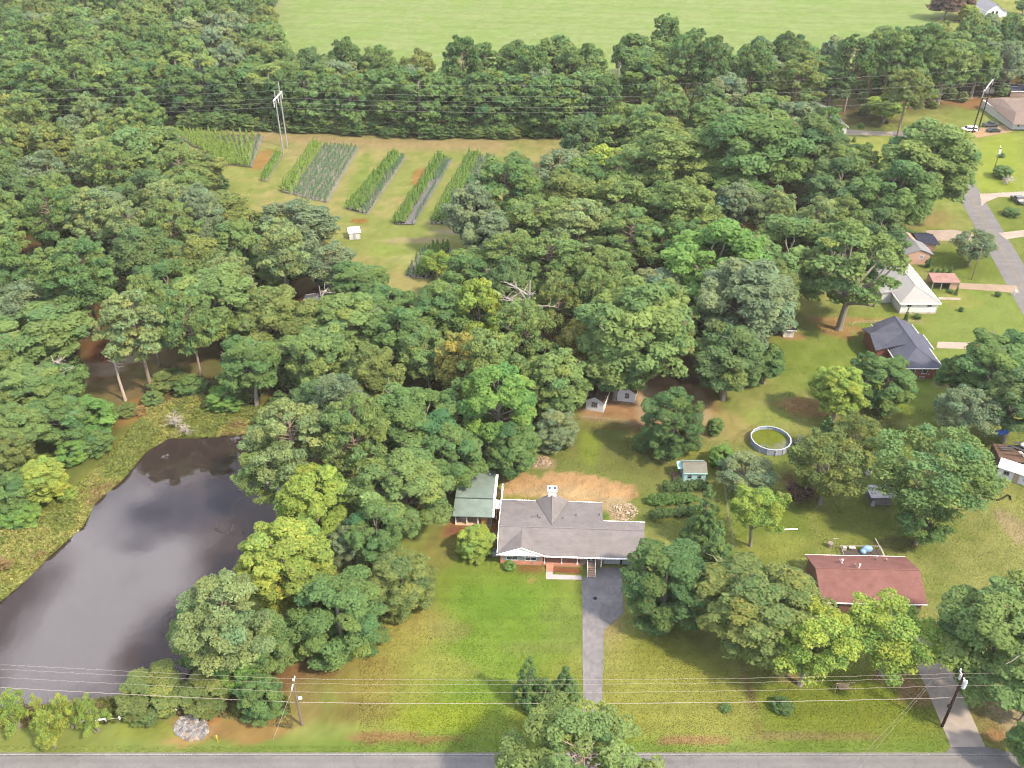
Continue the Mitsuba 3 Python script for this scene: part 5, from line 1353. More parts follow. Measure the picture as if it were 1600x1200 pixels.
t('round', 385, 612, 40, 'olive', 'olive bush at the right end of the weedy bank', 4, None, 'shrub', 'bush')
t('oak', 345, 480, 130, 'mid', 'broad green crown in the wood behind the far pond bank', 21)
t('pine', 312, 500, 90, 'mid', 'pine at the inner end of the far pond bank', 22, foot=(318, 604))
t('oak', 430, 500, 130, 'olive', 'olive crown with grey dead branches left of the hidden roof', 17)
t('oak', 390, 575, 90, 'green', 'green crown over the right end of the weedy bank', 17)
t('oak', 545, 505, 120, 'mid', 'crown right of the hidden blue-grey roof', 16)
t('oak', 480, 545, 100, 'mid', 'crown in front of the hidden blue-grey roof', 12)
t('wisp', 455, 350, 120, 'grey', 'grey-green feathery trees at the lower edge of the nursery blocks', 15)
t('wisp', 508, 408, 96, 'grey', 'feathery grey-green crown left of the small white nursery shed', 14)
t('wisp', 400, 360, 90, 'olive', 'feathery olive crown at the lower left of the nursery', 14)
t('oak', 250, 235, 86, 'mid', 'crown on the wood edge at the upper left end of the nursery', 17)
t('oak', 312, 262, 74, 'olive', 'rounded crown just left of the leftmost nursery block', 13)
t('pine', 298, 300, 80, 'mid', 'crown on the wood edge beside the leftmost nursery block', 16)
t('oak', 345, 335, 80, 'olive', 'olive crown on the wood edge below the leftmost nursery block', 14)
t('wisp', 488, 352, 84, 'grey', 'feathery grey-green crown at the foot of the wide nursery block', 12)
t('oak', 440, 415, 80, 'mid', 'crown above the hidden blue-grey roof', 14)
t('oak', 560, 445, 90, 'green', 'green crown left of the open grass by the nursery shed', 13)
t('round', 348, 285, 20, 'blue', 'small dark round bush at the edge of the leftmost nursery block', 5, None, 'shrub', 'bush')
t('oak', 605, 480, 90, 'green', 'green crown left of the lowest nursery block', 14)
# the row behind the transmission line and the tall trees against the hay field
frow = np.random.default_rng(15)
for u in range(-10, 975, 33):
    t('tall', u + frow.uniform(-8, 8), (134 if u < 430 else 148) + frow.uniform(-7, 7) + 0.012 * u, frow.uniform(54, 70), ['green', 'dark', 'green', 'mid'][int(frow.integers(0, 4))], 'tall front row tree behind the wires, ' + (w_ := 'left of the pale transmission pole' if u < 430 else 'behind the wide and fourth nursery blocks' if u < 640 else 'behind the rightmost nursery blocks' if u < 790 else 'right of the nursery'), frow.uniform(20, 24), 'front row trees ' + w_)
t('pine', 722, 100, 60, 'dark', 'dark leaning crown rising above the row against the hay field', 30)
t('oak', 805, 105, 66, 'green', 'dark crown right of the notch against the hay field', 24)
t('oak', 868, 100, 84, 'mid', 'large crown with a brown patch against the hay field', 26)
t('oak', 920, 110, 60, 'green', 'rounded dark crown left of the pale bare trunk', 24)
t('snag', 967, 130, 14, 'wood', 'pale bare dead trunk standing against the hay field', 20)
t('oak', 1010, 125, 80, 'green', 'crown right of the pale bare trunk at the hay field', 24)
t('pine', 1075, 95, 74, 'green', 'left of two tall dark pines against the hay field', 28)
t('pine', 1112, 100, 60, 'dark', 'right of two tall dark pines against the hay field', 28)
t('pine', 1177, 100, 66, 'green', 'umbrella-shaped pine standing free against the hay field', 25)
t('pine', 1246, 130, 88, 'olive', 'brownish rounded pine left of the grey gable roof', 24)
t('pine', 1335, 95, 66, 'dark', 'flat-topped pine with gaps against the hay field', 27)
t('pine', 1395, 85, 70, 'green', 'left pine of the tall clump at the upper right', 29)
t('pine', 1442, 80, 76, 'green', 'middle pine of the tall clump at the upper right', 30)
t('oak', 1480, 105, 80, 'mid', 'broad grey-green crown at the right of the tall clump', 25)
t('pine', 1420, 140, 80, 'olive', 'olive pine in front of the tall clump', 23)
t('oak', 1300, 135, 60, 'blue', 'dark crown in shade behind the grey gable roof', 17)
t('oak', 1540, 95, 70, 'grey', 'grey-green crown behind the junk by the top right house', 18)
t('oak', 1588, 92, 60, 'blue', 'bluish crown at the upper right edge', 18)
t('oak', 1478, 8, 50, 'plum', 'dark purple-brown tree beside the far white house', 13)
t('oak', 1506, 6, 40, 'plum', 'dark brown tree touching the far white house', 12)
t('round', 1514, 20, 30, 'yellow', 'bright yellow-green bush tree in front of the far white house', 9)
t('oak', 1602, 8, 30, 'green', 'green tree at the top right corner', 9)
# fillers
CLEAR = [[(1295, 205), (1400, 205), (1400, 275), (1330, 290)], [(60, 640), (240, 600), (430, 620), (430, 690), (260, 690), (120, 790), (40, 800)], [(600, 440), (760, 400), (770, 470), (700, 560), (600, 560)], [(108, 602), (140, 530), (215, 495), (290, 525), (400, 560), (430, 640), (230, 650)], [(480, 430), (560, 420), (700, 340), (640, 470), (540, 440)], [(455, 520), (520, 500), (530, 460), (460, 455)]]
AREAS.update({
    'left': [(140, 'at the left edge of the wood, left of the nursery'), (300, 'in the wood left of the nursery, above the pond'), (480, 'in the wood between nursery and far pond bank'), (660, 'in the wood below the open end of the nursery'), (880, 'in the middle of the wood above the brick house'), (1080, 'in the upper wood between nursery and cottages'), (9e9, 'in the right part of the wood towards the side road')],
    'right': [(1150, 'in the belt under the hay field, left of the umbrella-shaped pine'), (1330, 'in the belt under the hay field behind the grey gable roof'), (9e9, 'in the belt under the hay field at the upper right')],
    'far': [(150, 'at the far left of the wood behind the wires'), (300, 'in the far wood left of the hay field corner'), (450, 'in the far wood at the hay field corner'), (700, 'in the strip of wood behind the nursery'), (9e9, 'in the strip of wood right of the nursery')]})
mixA = [('oak', 'grey', 'greyish'), ('tall', 'mid', 'light'), ('pine', 'pale', 'pale'), ('oak', 'blue', 'dark'), ('pine', 'pine', 'light'), ('wisp', 'grey', 'greyish'), ('pine', 'pine', 'light'), ('pine', 'green', 'dark'), ('oak', 'mid', 'light'), ('oak', 'green', 'dark'), ('oak', 'olive', 'olive'), ('pine', 'mid', 'light')]
mixB = [('oak', 'blue', 'dark'), ('oak', 'grey', 'greyish'), ('pine', 'mid', 'light'), ('tall', 'mid', 'light'), ('oak', 'mid', 'light'), ('oak', 'green', 'dark'), ('oak', 'mid', 'light'), ('tall', 'green', 'dark'), ('oak', 'olive', 'olive'), ('oak', 'dark', 'dark'), ('pine', 'green', 'dark')]
forest(WOODS['left'], 10.3, mixA, '', 'left', 21, 16, 22, CLEAR)
forest(WOODS['right'], 10.5, mixB, '', 'right', 22, 17, 24, [[(1285, 145), (1345, 145), (1400, 190), (1400, 215), (1300, 230)]])
forest([(-300, -40), (432, -40), (418, 60), (450, 150), (965, 160), (965, 212), (780, 217), (600, 212), (440, 204), (290, 200), (150, 196), (-300, 190)], 10.5, mixB, '', 'far', 23, 19, 24, (), 420)
if 'far_wood' in USED:
    tag('far_wood', 'unbroken far wood running on behind the hay field', 'forest', None, 'stuff')


# ------------------------------------------------------------------ undergrowth, marsh weeds, rough grass: what nobody could count
def scatter_cards(name, pg, n, size, cols, label, z0, z1, tilt=0.55, seed=1, clump=2.2, thresh=0.35):
    rng = np.random.default_rng(seed)
    x0, y0, x1, y1 = pg.bounds
    P = np.column_stack([rng.uniform(x0, x1, n * 6), rng.uniform(y0, y1, n * 6)])
    P = P[shapely.contains_xy(pg, P[:, 0], P[:, 1])]
    P = P[np.abs(P[:, 0]) < 0.62 * depth(P[:, 0], P[:, 1], 0) + 4]
    q = meshkit.fbm(np.column_stack([P / clump, np.zeros(len(P))]), 4, seed)
    keep = rng.random(len(P)) < np.clip((q - thresh) / 0.18, 0.12, 1)
    P, q = P[keep][:n], q[keep][:n]
    z = np.array([ground_z(x, y) for x, y in P])
    z = np.maximum(z, -0.30) + z0 + (z1 - z0) * np.clip((q - 0.35) / 0.3, 0, 1) * rng.uniform(0.3, 1, len(P))
    v, f = cards(np.column_stack([P, z]), np.tile([0, 0, 1.0], (len(P), 1)), size, rng, tilt)
    pick = np.clip((meshkit.fbm(np.column_stack([P / 6, np.full(len(P), 3.0)]), 3, seed + 1) - 0.36) / 0.28, 0, 0.999)
    idx = np.clip((pick * len(cols) + rng.normal(0, 0.6, len(P))).astype(int), 0, len(cols) - 1)
    c = np.array(cols)[idx] * rng.normal(1, 0.2, (len(P), 1)).clip(0.5, 1.6)
    scene[name] = ply_raw(v, f, 'leaf', np.repeat(np.clip(c, 0.005, 0.5), 4, 0))
    tag(name, label, 'plants', None, 'stuff')


scatter_cards('marsh_weed', MARSH, 52000, 0.24, [(0.17, 0.21, 0.06), (0.25, 0.27, 0.08), (0.29, 0.28, 0.10), (0.23, 0.27, 0.075), (0.25, 0.20, 0.09)], 'olive marsh weed covering the far and left bank of the pond', 0.05, 0.75, 0.6, 3)
scatter_cards('bank_grass', poly([(-100, 1106), (0, 1104), (100, 1098), (170, 1088), (240, 1080), (300, 1066), (330, 1062), (450, 1090), (460, 1140), (330, 1120), (250, 1120), (150, 1134), (-100, 1140)]), 12000, 0.17,
              [(0.10, 0.12, 0.035), (0.16, 0.15, 0.06), (0.19, 0.16, 0.08)], 'rough tan and green grass between pond and road', 0.03, 0.6, 0.8, 4)
# tufts of grass on the lawns and yards, coloured like the turf they stand in
grng = np.random.default_rng(31)
gx_, gy_ = [], []
for px_, n_ in (([(-60, 1165), (560, 1165), (560, 1010), (690, 870), (790, 700), (900, 650), (1130, 690), (1250, 620), (1650, 660), (1650, 1176), (-60, 1176)], 210000), ([(1200, 640), (1220, 520), (1450, 380), (1620, 380), (1620, 660)], 45000)):
    pg = poly(px_)
    x0, y0, x1, y1 = pg.bounds
    qx, qy = grng.uniform(x0, x1, n_ * 2), grng.uniform(y0, y1, n_ * 2)
    ok = shapely.contains_xy(pg, qx, qy) & (np.abs(qx) < 0.62 * depth(qx, qy, 0))
    for b_ in PAVED:
        ok[ok] &= ~shapely.contains_xy(b_, qx[ok], qy[ok])
    gx_.append(qx[ok][:n_])
    gy_.append(qy[ok][:n_])
gx_, gy_ = np.concatenate(gx_), np.concatenate(gy_)
ji, ii_ = np.clip(np.searchsorted(XS, gx_), 0, nx - 1), np.clip(np.searchsorted(YS, gy_), 0, len(YS) - 1)
gcol = np.clip(GC, 0.004, 0.8)[ii_, ji] * grng.normal(1.04, 0.19, (len(gx_), 1)).clip(0.5, 1.6) * np.array([0.95, 1.03, 0.9])
gpos = np.column_stack([gx_, gy_, ground_z(gx_, gy_) + 0.03])
gvv, gff = cards(gpos, np.tile([0, 0, 1.0], (len(gpos), 1)), 0.08, grng, 0.5)
scene['lawn_grass'] = ply_raw(gvv, gff, 'leaf', np.repeat(gcol, 4, 0))
tag('lawn_grass', 'short grass tufts on the lawns and yards', 'grass', None, 'stuff')
edge_pg = shapely.union_all([q.buffer(0.30).difference(q.buffer(-0.16)) for q in [drive_pg, gravel_pg, walk_pg] + list(conc.values())] + [main_road.buffer(0.4).difference(main_road.buffer(-0.18))])
scatter_cards('edge_grass', edge_pg.intersection(shapely.box(-75, 60, 170, 330)), 16000, 0.085, [(0.15, 0.18, 0.06), (0.20, 0.20, 0.09), (0.13, 0.17, 0.05)], 'ragged grass creeping over the edges of drives and road', 0.03, 0.10, 0.7, 6, 0.8, 0.42)
ug = np.random.default_rng(77)
for nm, px, n_, lab in (('undergrowth', WOODS['left'], 330, 'low shrubs and saplings filling the floor of the wood'), ('far_undergrowth', WOODS['far'], 210, 'low shrubs along the floor and edge of the far wood'), ('belt_undergrowth', WOODS['right'], 60, 'low shrubs under the belt of trees below the hay field')):
    pg = poly(px)
    keep = [poly(q) for q in CLEAR]
    x0, y0, x1, y1 = pg.bounds
    i = 0
    for _ in range(n_ * 8):
        x, y = ug.uniform(x0, x1), ug.uniform(y0, y1)
        if i >= n_ or y > 440:
            continue
        if not pg.contains(shapely.Point(x, y)) or any(q.contains(shapely.Point(x, y)) for q in keep) or abs(x) > 0.62 * depth(x, y, 3) + 4:
            continue
        i += 1
        plant('round', x, y, ug.uniform(3.5, 6.5), ug.uniform(2.5, 6.0), ['green', 'mid', 'olive'][i % 3], f'{nm}__{i:03d}', 3)
    tag(nm, lab, 'undergrowth', None, 'stuff')
for i in range(110):
    u_ = 285 + 690 * (i + ug.random()) / 110
    x, y = G(u_, np.interp(u_, [290, 440, 600, 780, 965], [201, 205, 213, 217, 212]) + ug.uniform(-5, 1))
    plant('round', x, y, ug.uniform(4.5, 7.5), ug.uniform(3.5, 7.0), ['green', 'mid', 'olive', 'dark'][i % 4], f'hedgerow__{i + 1:03d}', 4)
tag('hedgerow', 'low leafy shrubs along the front foot of the far wood', 'undergrowth', None, 'stuff')


# ------------------------------------------------------------------ the nursery rows
def conifer_proto(colour, seed):
    rng = np.random.default_rng(seed)
    n = 150
    t_ = rng.random(n) ** 0.7
    a = rng.uniform(0, 2 * math.pi, n)
    r_ = 0.62 * (1 - t_) ** 0.8 * rng.uniform(0.75, 1.05, n)
    P = np.column_stack([np.cos(a) * r_, np.sin(a) * r_, 0.4 + 1.75 * t_])
    v, f = cards(P, np.column_stack([np.cos(a), np.sin(a), np.full(n, 0.45)]), 0.20, rng, 0.4)
    c = np.array(colour) * rng.normal(1, 0.18, (n, 1)).clip(0.5, 1.5)
    return ply_raw(v, f, 'leaf', np.repeat(c, 4, 0))


pot = cyl(0, 0, -0.02, 0.36, 0.24, 9, 0.30)
pv = pot.vertices[pot.faces].reshape(-1, 3)
NCOL = {'y': (0.128, 0.190, 0.048), 'g': (0.100, 0.165, 0.045), 'd': (0.074, 0.132, 0.070)}
for c_, q in NCOL.items():
    cp = conifer_proto(np.array(q) * 1.9, 5)
    scene[f'proto_potted_{c_}'] = {'type': 'shapegroup', 'foliage': cp, 'pot': ply_raw(pv, np.arange(len(pv)).reshape(-1, 3), 'matte', np.full((len(pv), 3), 0.02))}
    scene[f'proto_stock_{c_}'] = {'type': 'shapegroup', 'foliage': dict(cp)}
BLOCKS = [   # corners (far left, far right, near right, near left), colour per column, plants per column, empty columns past a share, label
    ([(262, 206), (411, 213), (392, 262), (352, 258)], 'yyyyyyyyyyyyyyd', 24, {}, 'leftmost nursery block'),
    ([(432, 243), (441, 244), (416, 284), (408, 284)], 'gg', 22, {}, 'narrow second nursery block'),
    ([(488, 226), (561, 231), (510, 318), (436, 300)], 'yyydddddddd', 36, {}, 'wide nursery block in the middle'),
    ([(614, 240), (634, 247), (574, 336), (540, 328)], 'ggggdd', 34, {}, 'fourth nursery block'),
    ([(683, 247), (706, 250), (646, 351), (614, 351)], 'ggggddd', 36, {4: (0.36, 1), 5: (0.36, 1)}, 'nursery block with bare black matting'),
    ([(732, 243), (775, 246), (745, 352), (670, 351)], 'ggggdddddd', 36, {}, 'rightmost nursery block'),
    ([(660, 390), (705, 388), (672, 436), (630, 434)], 'ddgggg', 12, {}, 'lowest nursery block'),
]
cand = []
nrng = np.random.default_rng(9)
mats = {}
for bi, (cs, colours, m_, holes, lab) in enumerate(BLOCKS):
    A, B, C, D = [G(*q) for q in cs]
    for ci, cc in enumerate(colours):
        s_ = (ci + 0.5) / len(colours)
        for k in range(m_):
            t_ = (k + 0.5) / m_
            if ci in holes and holes[ci][0] < t_ < holes[ci][1]:
                continue
            if nrng.random() < 0.07:
                continue
            pt_ = (A * (1 - s_) + B * s_) * (1 - t_) + (D * (1 - s_) + C * s_) * t_ + nrng.normal(0, 0.16, 2)
            cand.append((pt_[1], pt_[0], cc, bi))
    ctr = (A + B + C + D) / 4
    mat_pg = shapely.Polygon([ctr + (q - ctr) * np.array([1.0, 1.0]) + np.array([0.3, 0]) for q in (A, B, C, D)]).segmentize(1.2)
    mat_pg = shapely.transform(mat_pg, lambda q: q + 0.5 * (np.column_stack([meshkit.noise(np.column_stack([q * 0.9, q[:, 0] * 0]), 3), meshkit.noise(np.column_stack([q * 0.9, q[:, 0] * 0]), 4)]) - 0.5))
    single('weed_mat', sheet(mat_pg, 0.16, 0.8), ap(*((168, 164, 150) if bi != 4 else (150, 150, 154))), 'matte', f'grey weed matting under the {lab}', 'matting', None, None, 0.28, None, 1.2)
cand.sort()
NW = {'y': 'yellow-green', 'g': 'fresh green', 'd': 'dark bluish'}
stock_i = 0
for n_, (y, x, cc, bi) in enumerate(cand):
    sc = nrng.uniform(0.72, 1.2) * (1.0 if cc != 'd' else 0.82)
    tw = T().translate([x, y, float(ground_z(x, y)) + 0.12]).rotate([0, 0, 1], nrng.uniform(0, 360)).scale([sc * (0.95 if cc != 'd' else 0.72), sc * (0.95 if cc != 'd' else 0.72), sc * (1.15 if cc != 'd' else 0.95)])
    if n_ < 296:
        k = key_for('potted_conifer')
        scene[k] = {'type': 'instance', 'to_world': tw, 'group': {'type': 'ref', 'id': f'proto_potted_{cc}'}}
        tag(k, f'{NW[cc]} potted conifer in the rows of the {BLOCKS[bi][4]}', 'potted plant', f'{NW[cc]} conifers of the {BLOCKS[bi][4]}')
    else:
        stock_i += 1
        scene[f'nursery_stock__{stock_i:03d}'] = {'type': 'instance', 'to_world': tw, 'group': {'type': 'ref', 'id': f'proto_stock_{cc}'}}
tag('nursery_stock', 'rows of small conifers in the farther nursery blocks', 'nursery plants', None, 'stuff')


# ------------------------------------------------------------------ poles and wires
def zrow(v, y):
    b = (v - 600) / F_PX
    return CAM_H - y * (SP + b * CP) / (CP - b * SP)


def catenary(a, b, sag, n=14):
    t_ = np.linspace(0, 1, n)[:, None]
    p_ = np.asarray(a, float) * (1 - t_) + np.asarray(b, float) * t_
    p_[:, 2] -= 4 * sag * (t_ * (1 - t_))[:, 0]
    return p_


PW = ap(176, 160, 146)
pl, pr_ = G(472, 1133), G(1472, 1135)
up = Thing('utility_pole', 'pale wooden utility pole between pond and front lawn', 'utility pole', pl)
up.p('pole', tube([(0, 0, -0.3), (0.05, 0, 9.3)], [0.19, 0.13], 9), PW, 'matte', noise=0.15, freq=3)
up.p('crossarm', [bx(-0.08, 0.08, -1.0, 1.0, 8.6, 8.74)], ap(206, 204, 200))
up.p('insulator', [cyl(0.05, y, 8.74, 9.0, 0.07, 7) for y in (-0.9, 0.9)] + [cyl(0.05, 0, 9.3, 9.6, 0.08, 7)], ap(228, 228, 232), kind='stuff')
up.p('cable_box', [bx(0.25, 0.75, -0.15, 0.1, 5.6, 5.95)], ap(226, 228, 230))
up.p('guy_wire', tube([(0, 0, 8.2), (-3.4, -2.2, 0)], 0.025, 4), ap(190, 190, 190))
rp = Thing('utility_pole', 'dark utility pole with transformer cans beside the gravel driveway', 'utility pole', pr_)
rp.p('pole', tube([(0, 0, -0.3), (-0.1, 0, 10.9)], [0.2, 0.14], 9), ap(92, 70, 60), 'matte', noise=0.15, freq=3)
rp.p('crossarm', [bx(-0.18, -0.02, -1.0, 1.0, 10.2, 10.34)], ap(216, 220, 224))
rp.p('insulator', [cyl(-0.1, y, 10.34, 10.7, 0.10, 7) for y in (-0.9, 0.0, 0.9)], ap(226, 234, 240), kind='stuff')
rp.p('transformer', [cyl(0.38, -0.1, 8.3, 9.5, 0.30, 12), cyl(0.38, -0.1, 9.5, 9.65, 0.12, 8)], ap(200, 212, 220))
rp.p('transformer', [cyl(-0.1, 0.45, 9.3, 10.0, 0.2, 10)], ap(200, 212, 220))
rp.p('meter_box', [bx(-0.45, -0.15, -0.2, 0.1, 4.2, 4.7)], ap(60, 56, 58))
WL, WR = (-118.0, 79.0), (138.0, pr_[1] + 1.5)
for v0, v1, v2, dy, rad, lab in ((1041, 1060.5, 1052, 0.0, 0.012, 'topmost thin wire along the road'), (1049.5, 1068, 1058.5, 0.9, 0.012, 'second thin wire along the road'), (1064, 1081, 1071, -0.9, 0.012, 'third thin wire along the road'), (1098, 1097.5, 1090, 0.15, 0.026, 'thick pale lower cable along the road')):
    yl, yr = pl[1] + dy, pr_[1] + dy
    zl_, zr_ = zrow(v1, yl), zrow(v2, yr)
    pts_ = np.vstack([catenary((WL[0], WL[1] + dy, zl_ + 0.6), (pl[0], yl, zl_), 0.5), catenary((pl[0], yl, zl_), (pr_[0], yr, zr_), 0.7)[1:], catenary((pr_[0], yr, zr_), (WR[0], WR[1] + dy, zr_ - 0.3), 0.5)[1:]])
    single('power_line', tube(pts_, rad, 5), (0.22, 0.19, 0.185), 'paint', lab, 'wire')
for i, (dz, dx, lab) in enumerate(((8.0, 0, 'upper slack service wire crossing the road from the dark pole'), (7.2, 2.5, 'lower slack service wire crossing the road from the dark pole'))):
    single('service_wire', tube(catenary((pr_[0] - 3, pr_[1] + 1.2, dz), (18 + dx, 44, 7.6), 0.8), 0.011, 4), (0.14, 0.14, 0.13), 'paint', lab, 'wire')


def h_frame(foot_a, foot_b, hgt, arm, lab, col, arm_col=(232, 236, 242)):
    a, b = np.array(G(*foot_a)), np.array(G(*foot_b))
    o = (a + b) / 2
    d_ = (b - a) / np.linalg.norm(b - a)
    L = np.linalg.norm(b - a) / 2
    th = Thing('transmission_pole', lab, 'transmission pole', o, math.degrees(math.atan2(d_[1], d_[0])))
    for s_ in (-1, 1):
        th.p('pole', tube([(s_ * L, 0, -0.3), (s_ * L, 0, hgt + (1.6 if s_ > 0 else 0.4))], [0.26, 0.17], 9), col, 'matte', noise=0.1)
    th.p('crossarm', bx(-L - arm, L + arm, -0.16, 0.16, hgt - 2.4, hgt - 2.0), ap(*arm_col))
    for s_ in (-L - arm * 0.9, 0, L + arm * 0.9):
        th.p('insulator', tube([(s_, 0, hgt - 2.4), (s_, 0, hgt - 4.3)], 0.14, 6), ap(*arm_col))
    return [np.array([*(o + d_ * s_), z]) for s_, z in ((-L - arm * 0.9, hgt - 4.3), (0, hgt - 4.3), (L + arm * 0.9, hgt - 4.3), (-L, hgt + 0.4), (L, hgt + 1.6))]


H1 = h_frame((442.8, 240), (449.5, 231), 20.5, 2.4, 'pale two-legged transmission pole at the edge of the nursery', ap(214, 216, 222))
H2 = h_frame((1515, 222), (1528, 204), 20.0, 1.8, 'dark two-legged transmission pole by the parked cars at the upper right', ap(96, 84, 78), (178, 180, 184))
for i, (a, b) in enumerate(zip(H1, H2)):
    far_l = a + np.array([-220.0, 2, 0])
    far_r = b + np.array([170.0, -4, 0])
    pts_ = np.vstack([catenary(far_l, a, 3.0, 20), catenary(a, b, 3.2, 24)[1:], catenary(b, far_r, 2.5, 16)[1:]])
    single('transmission_wire', tube(pts_, 0.015, 4), (0.22, 0.225, 0.225), 'paint', ['conductor wire of the transmission line nearest the nursery', 'middle conductor wire of the transmission line', 'farthest conductor wire of the transmission line', 'front shield wire of the transmission line', 'rear shield wire of the transmission line'][i], 'wire')
lp = Thing('light_pole', 'thin pole with a white box beside the brushy bush on the right lawn', 'pole', G(1551, 272))
lp.p('pole', cyl(0, 0, 0, 8.5, 0.12, 7), ap(150, 140, 128), 'matte')
lp.p('box', bx(-0.3, 0.3, -0.25, 0.15, 6.6, 8.0), ap(232, 236, 240))
lp.p('lamp', tube([(0, 0, 8.5), (0.1, 0.8, 9.0)], 0.12, 6), ap(230, 230, 230))
tp = Thing('utility_pole', 'slim tan pole on the lawn between carport and side road', 'utility pole', G(1518, 437))
tp.p('pole', tube([(0, 0, -0.2), (0.1, 0, 9.2)], [0.16, 0.11], 8), ap(176, 160, 130), 'matte')
tp.p('insulator', cyl(0.1, 0, 9.2, 9.5, 0.1, 7), ap(230, 230, 230))


# ------------------------------------------------------------------ cars
def car(x, y, rot, L, W, H_, col, lab, ct, kind='car'):
    th = Thing({'van': 'parked_van', 'pickup': 'parked_pickup'}.get(kind, 'parked_car'), lab, ct, (x, y), rot, 0.03)
    if kind == 'van':
        prof = [(-L / 2, 0.35), (L / 2, 0.35), (L / 2, 0.95), (L * 0.33, 1.1), (L * 0.2, H_ - 0.05), (-L * 0.46, H_), (-L / 2, 1.2)]
        band = [(-L * 0.45, 1.1), (L * 0.30, 1.1), (L * 0.19, H_ - 0.16), (-L * 0.44, H_ - 0.12)]
    elif kind == 'pickup':
        prof = [(-L / 2, 0.5), (L / 2, 0.5), (L / 2, 1.1), (L * 0.24, 1.2), (L * 0.13, H_), (-L * 0.12, H_), (-L * 0.16, 1.15), (-L / 2, 1.15)]
        band = [(-L * 0.13, 1.2), (L * 0.22, 1.2), (L * 0.12, H_ - 0.1), (-L * 0.11, H_ - 0.1)]
    else:
        prof = [(-L / 2, 0.3), (L / 2, 0.3), (L / 2, 0.75), (L * 0.22, 0.92), (L * 0.08, H_), (-L * 0.22, H_), (-L * 0.38, 0.95), (-L / 2, 0.85)]
        band = [(-L * 0.34, 0.95), (L * 0.19, 0.95), (L * 0.07, H_ - 0.08), (-L * 0.21, H_ - 0.08)]
    th.p('body', prism(prof, -W / 2, W / 2, 'y'), col, 'gloss', noise=0.03)
    th.p('side_window', prism(band, -W / 2 - 0.015, W / 2 + 0.015, 'y'), (0.02, 0.025, 0.03), 'gloss')
    i_w = 4 if kind != 'car' else 4
    a, b = prof[3], prof[4]
    th.p('windshield', slab([(a[0] + 0.02, -W * 0.43, a[1] + 0.04), (a[0] + 0.02, W * 0.43, a[1] + 0.04), (b[0] + 0.02, W * 0.43, b[1] + 0.0), (b[0] + 0.02, -W * 0.43, b[1] + 0.0)], 0.03), (0.02, 0.025, 0.03), 'gloss')
    for sx in (-0.31, 0.31):
        for sy in (-1, 1):
            th.p('wheel', tube([(L * sx, sy * (W / 2 - 0.2), 0.33), (L * sx, sy * (W / 2 + 0.02), 0.33)], 0.34, 14), (0.015, 0.015, 0.016), 'matte')
    th.p('roof', bx(b[0] - L * 0.24, b[0] - 0.1, -W * 0.44, W * 0.44, H_ - 0.01, H_ + 0.03), col, 'gloss')
    for sy in (-1, 1):
        th.p('headlight', bx(L / 2 - 0.03, L / 2 + 0.02, sy * W * 0.36 - 0.16, sy * W * 0.36 + 0.16, 0.62, 0.78), (0.7, 0.7, 0.68), 'gloss')


car(*G(1514, 205), 172, 5.1, 1.95, 1.8, (0.72, 0.74, 0.76), 'white van, leftmost of the vehicles at the top right house', 'van', 'van')
car(*G(1547, 198), 4, 5.6, 2.0, 1.85, (0.05, 0.06, 0.07), 'dark pickup parked behind the dark car at the top right house', 'pickup', 'pickup')
car(*G(1552, 206), 4, 4.8, 1.85, 1.42, (0.035, 0.045, 0.05), 'low dark car in front of the pickup at the top right house', 'car')
car(*G(1590, 316), 95, 5.5, 2.0, 1.85, (0.06, 0.065, 0.07), 'dark pickup at the right edge below the curved concrete drive', 'pickup', 'pickup')
car(*G(1470, 440), 2, 4.7, 1.85, 1.5, (0.03, 0.045, 0.09), 'dark blue car under the pink carport', 'car')

# ------------------------------------------------------------------ small plants in the yards
for (u, v, w_, hh, kd, cl, lab) in [(1417, 492, 8, 4.6, 'cone', 'dark', 'dark slender cypress at the left front of the white house'), (1496, 452, 5, 3.6, 'cone', 'dark', 'dark thin column shrub at the corner of the carport'), (1434, 494, 12, 1.5, 'round', 'green', 'round green bush against the front wall of the white house'),
                                  (1502, 483, 9, 1.2, 'round', 'dark', 'small round dark bush alone on the white house lawn'), (1560, 459, 10, 1.4, 'round', 'dark', 'round bush near the mailbox'), (1486, 454, 10, 1.0, 'round', 'green', 'low shrub left of the thin column shrub'),
                                  (1451, 411, 11, 2.6, 'round', 'deep', 'dark bush at the corner of the tan brick house'), (1471, 596, 8, 1.6, 'round', 'deep', 'dark bush at the right corner of the blue-roofed house'), (1566, 242, 10, 1.6, 'round', 'green', 'small dark shrub on the yellow lawn right of the light pole'),
                                  (1221, 1101, 34, 1.6, 'round', 'dark', 'dark spreading shrub on the right front lawn'), (1135, 1106, 18, 1.0, 'round', 'green', 'small low shrub by the drainage line'), (1196, 700, 8, 1, 'round', 'olive', 'tiny weed clump at the pool wall'),
                                  (1152, 883, 18, 2.2, 'round', 'olive', 'small yellowish bush below the two dense evergreens'), (1178, 880, 22, 2.0, 'round', 'green', 'small green bush above the wide olive tree'), (1060, 750, 12, 1.6, 'round', 'dark', 'small dark bush at the deck of the turquoise shed'),
                                  (1345, 195, 10, 1.8, 'round', 'bright', 'bright sapling bush beside the grey gable roof'), (1335, 217, 7, 2.5, 'cone', 'green', 'little evergreen on the lawn under the wires')]:
    tree(kd, u, v, w_, cl, lab, hh, None, 'shrub', 'bush')
for i, u in enumerate((1457.5, 1467, 1475.5, 1486)):
    tree('cone', u, 421, 7, 'green', 'little pointed evergreen in the row of four behind the carport', 2.4, 'evergreens behind the carport', 'shrub', 'bush')
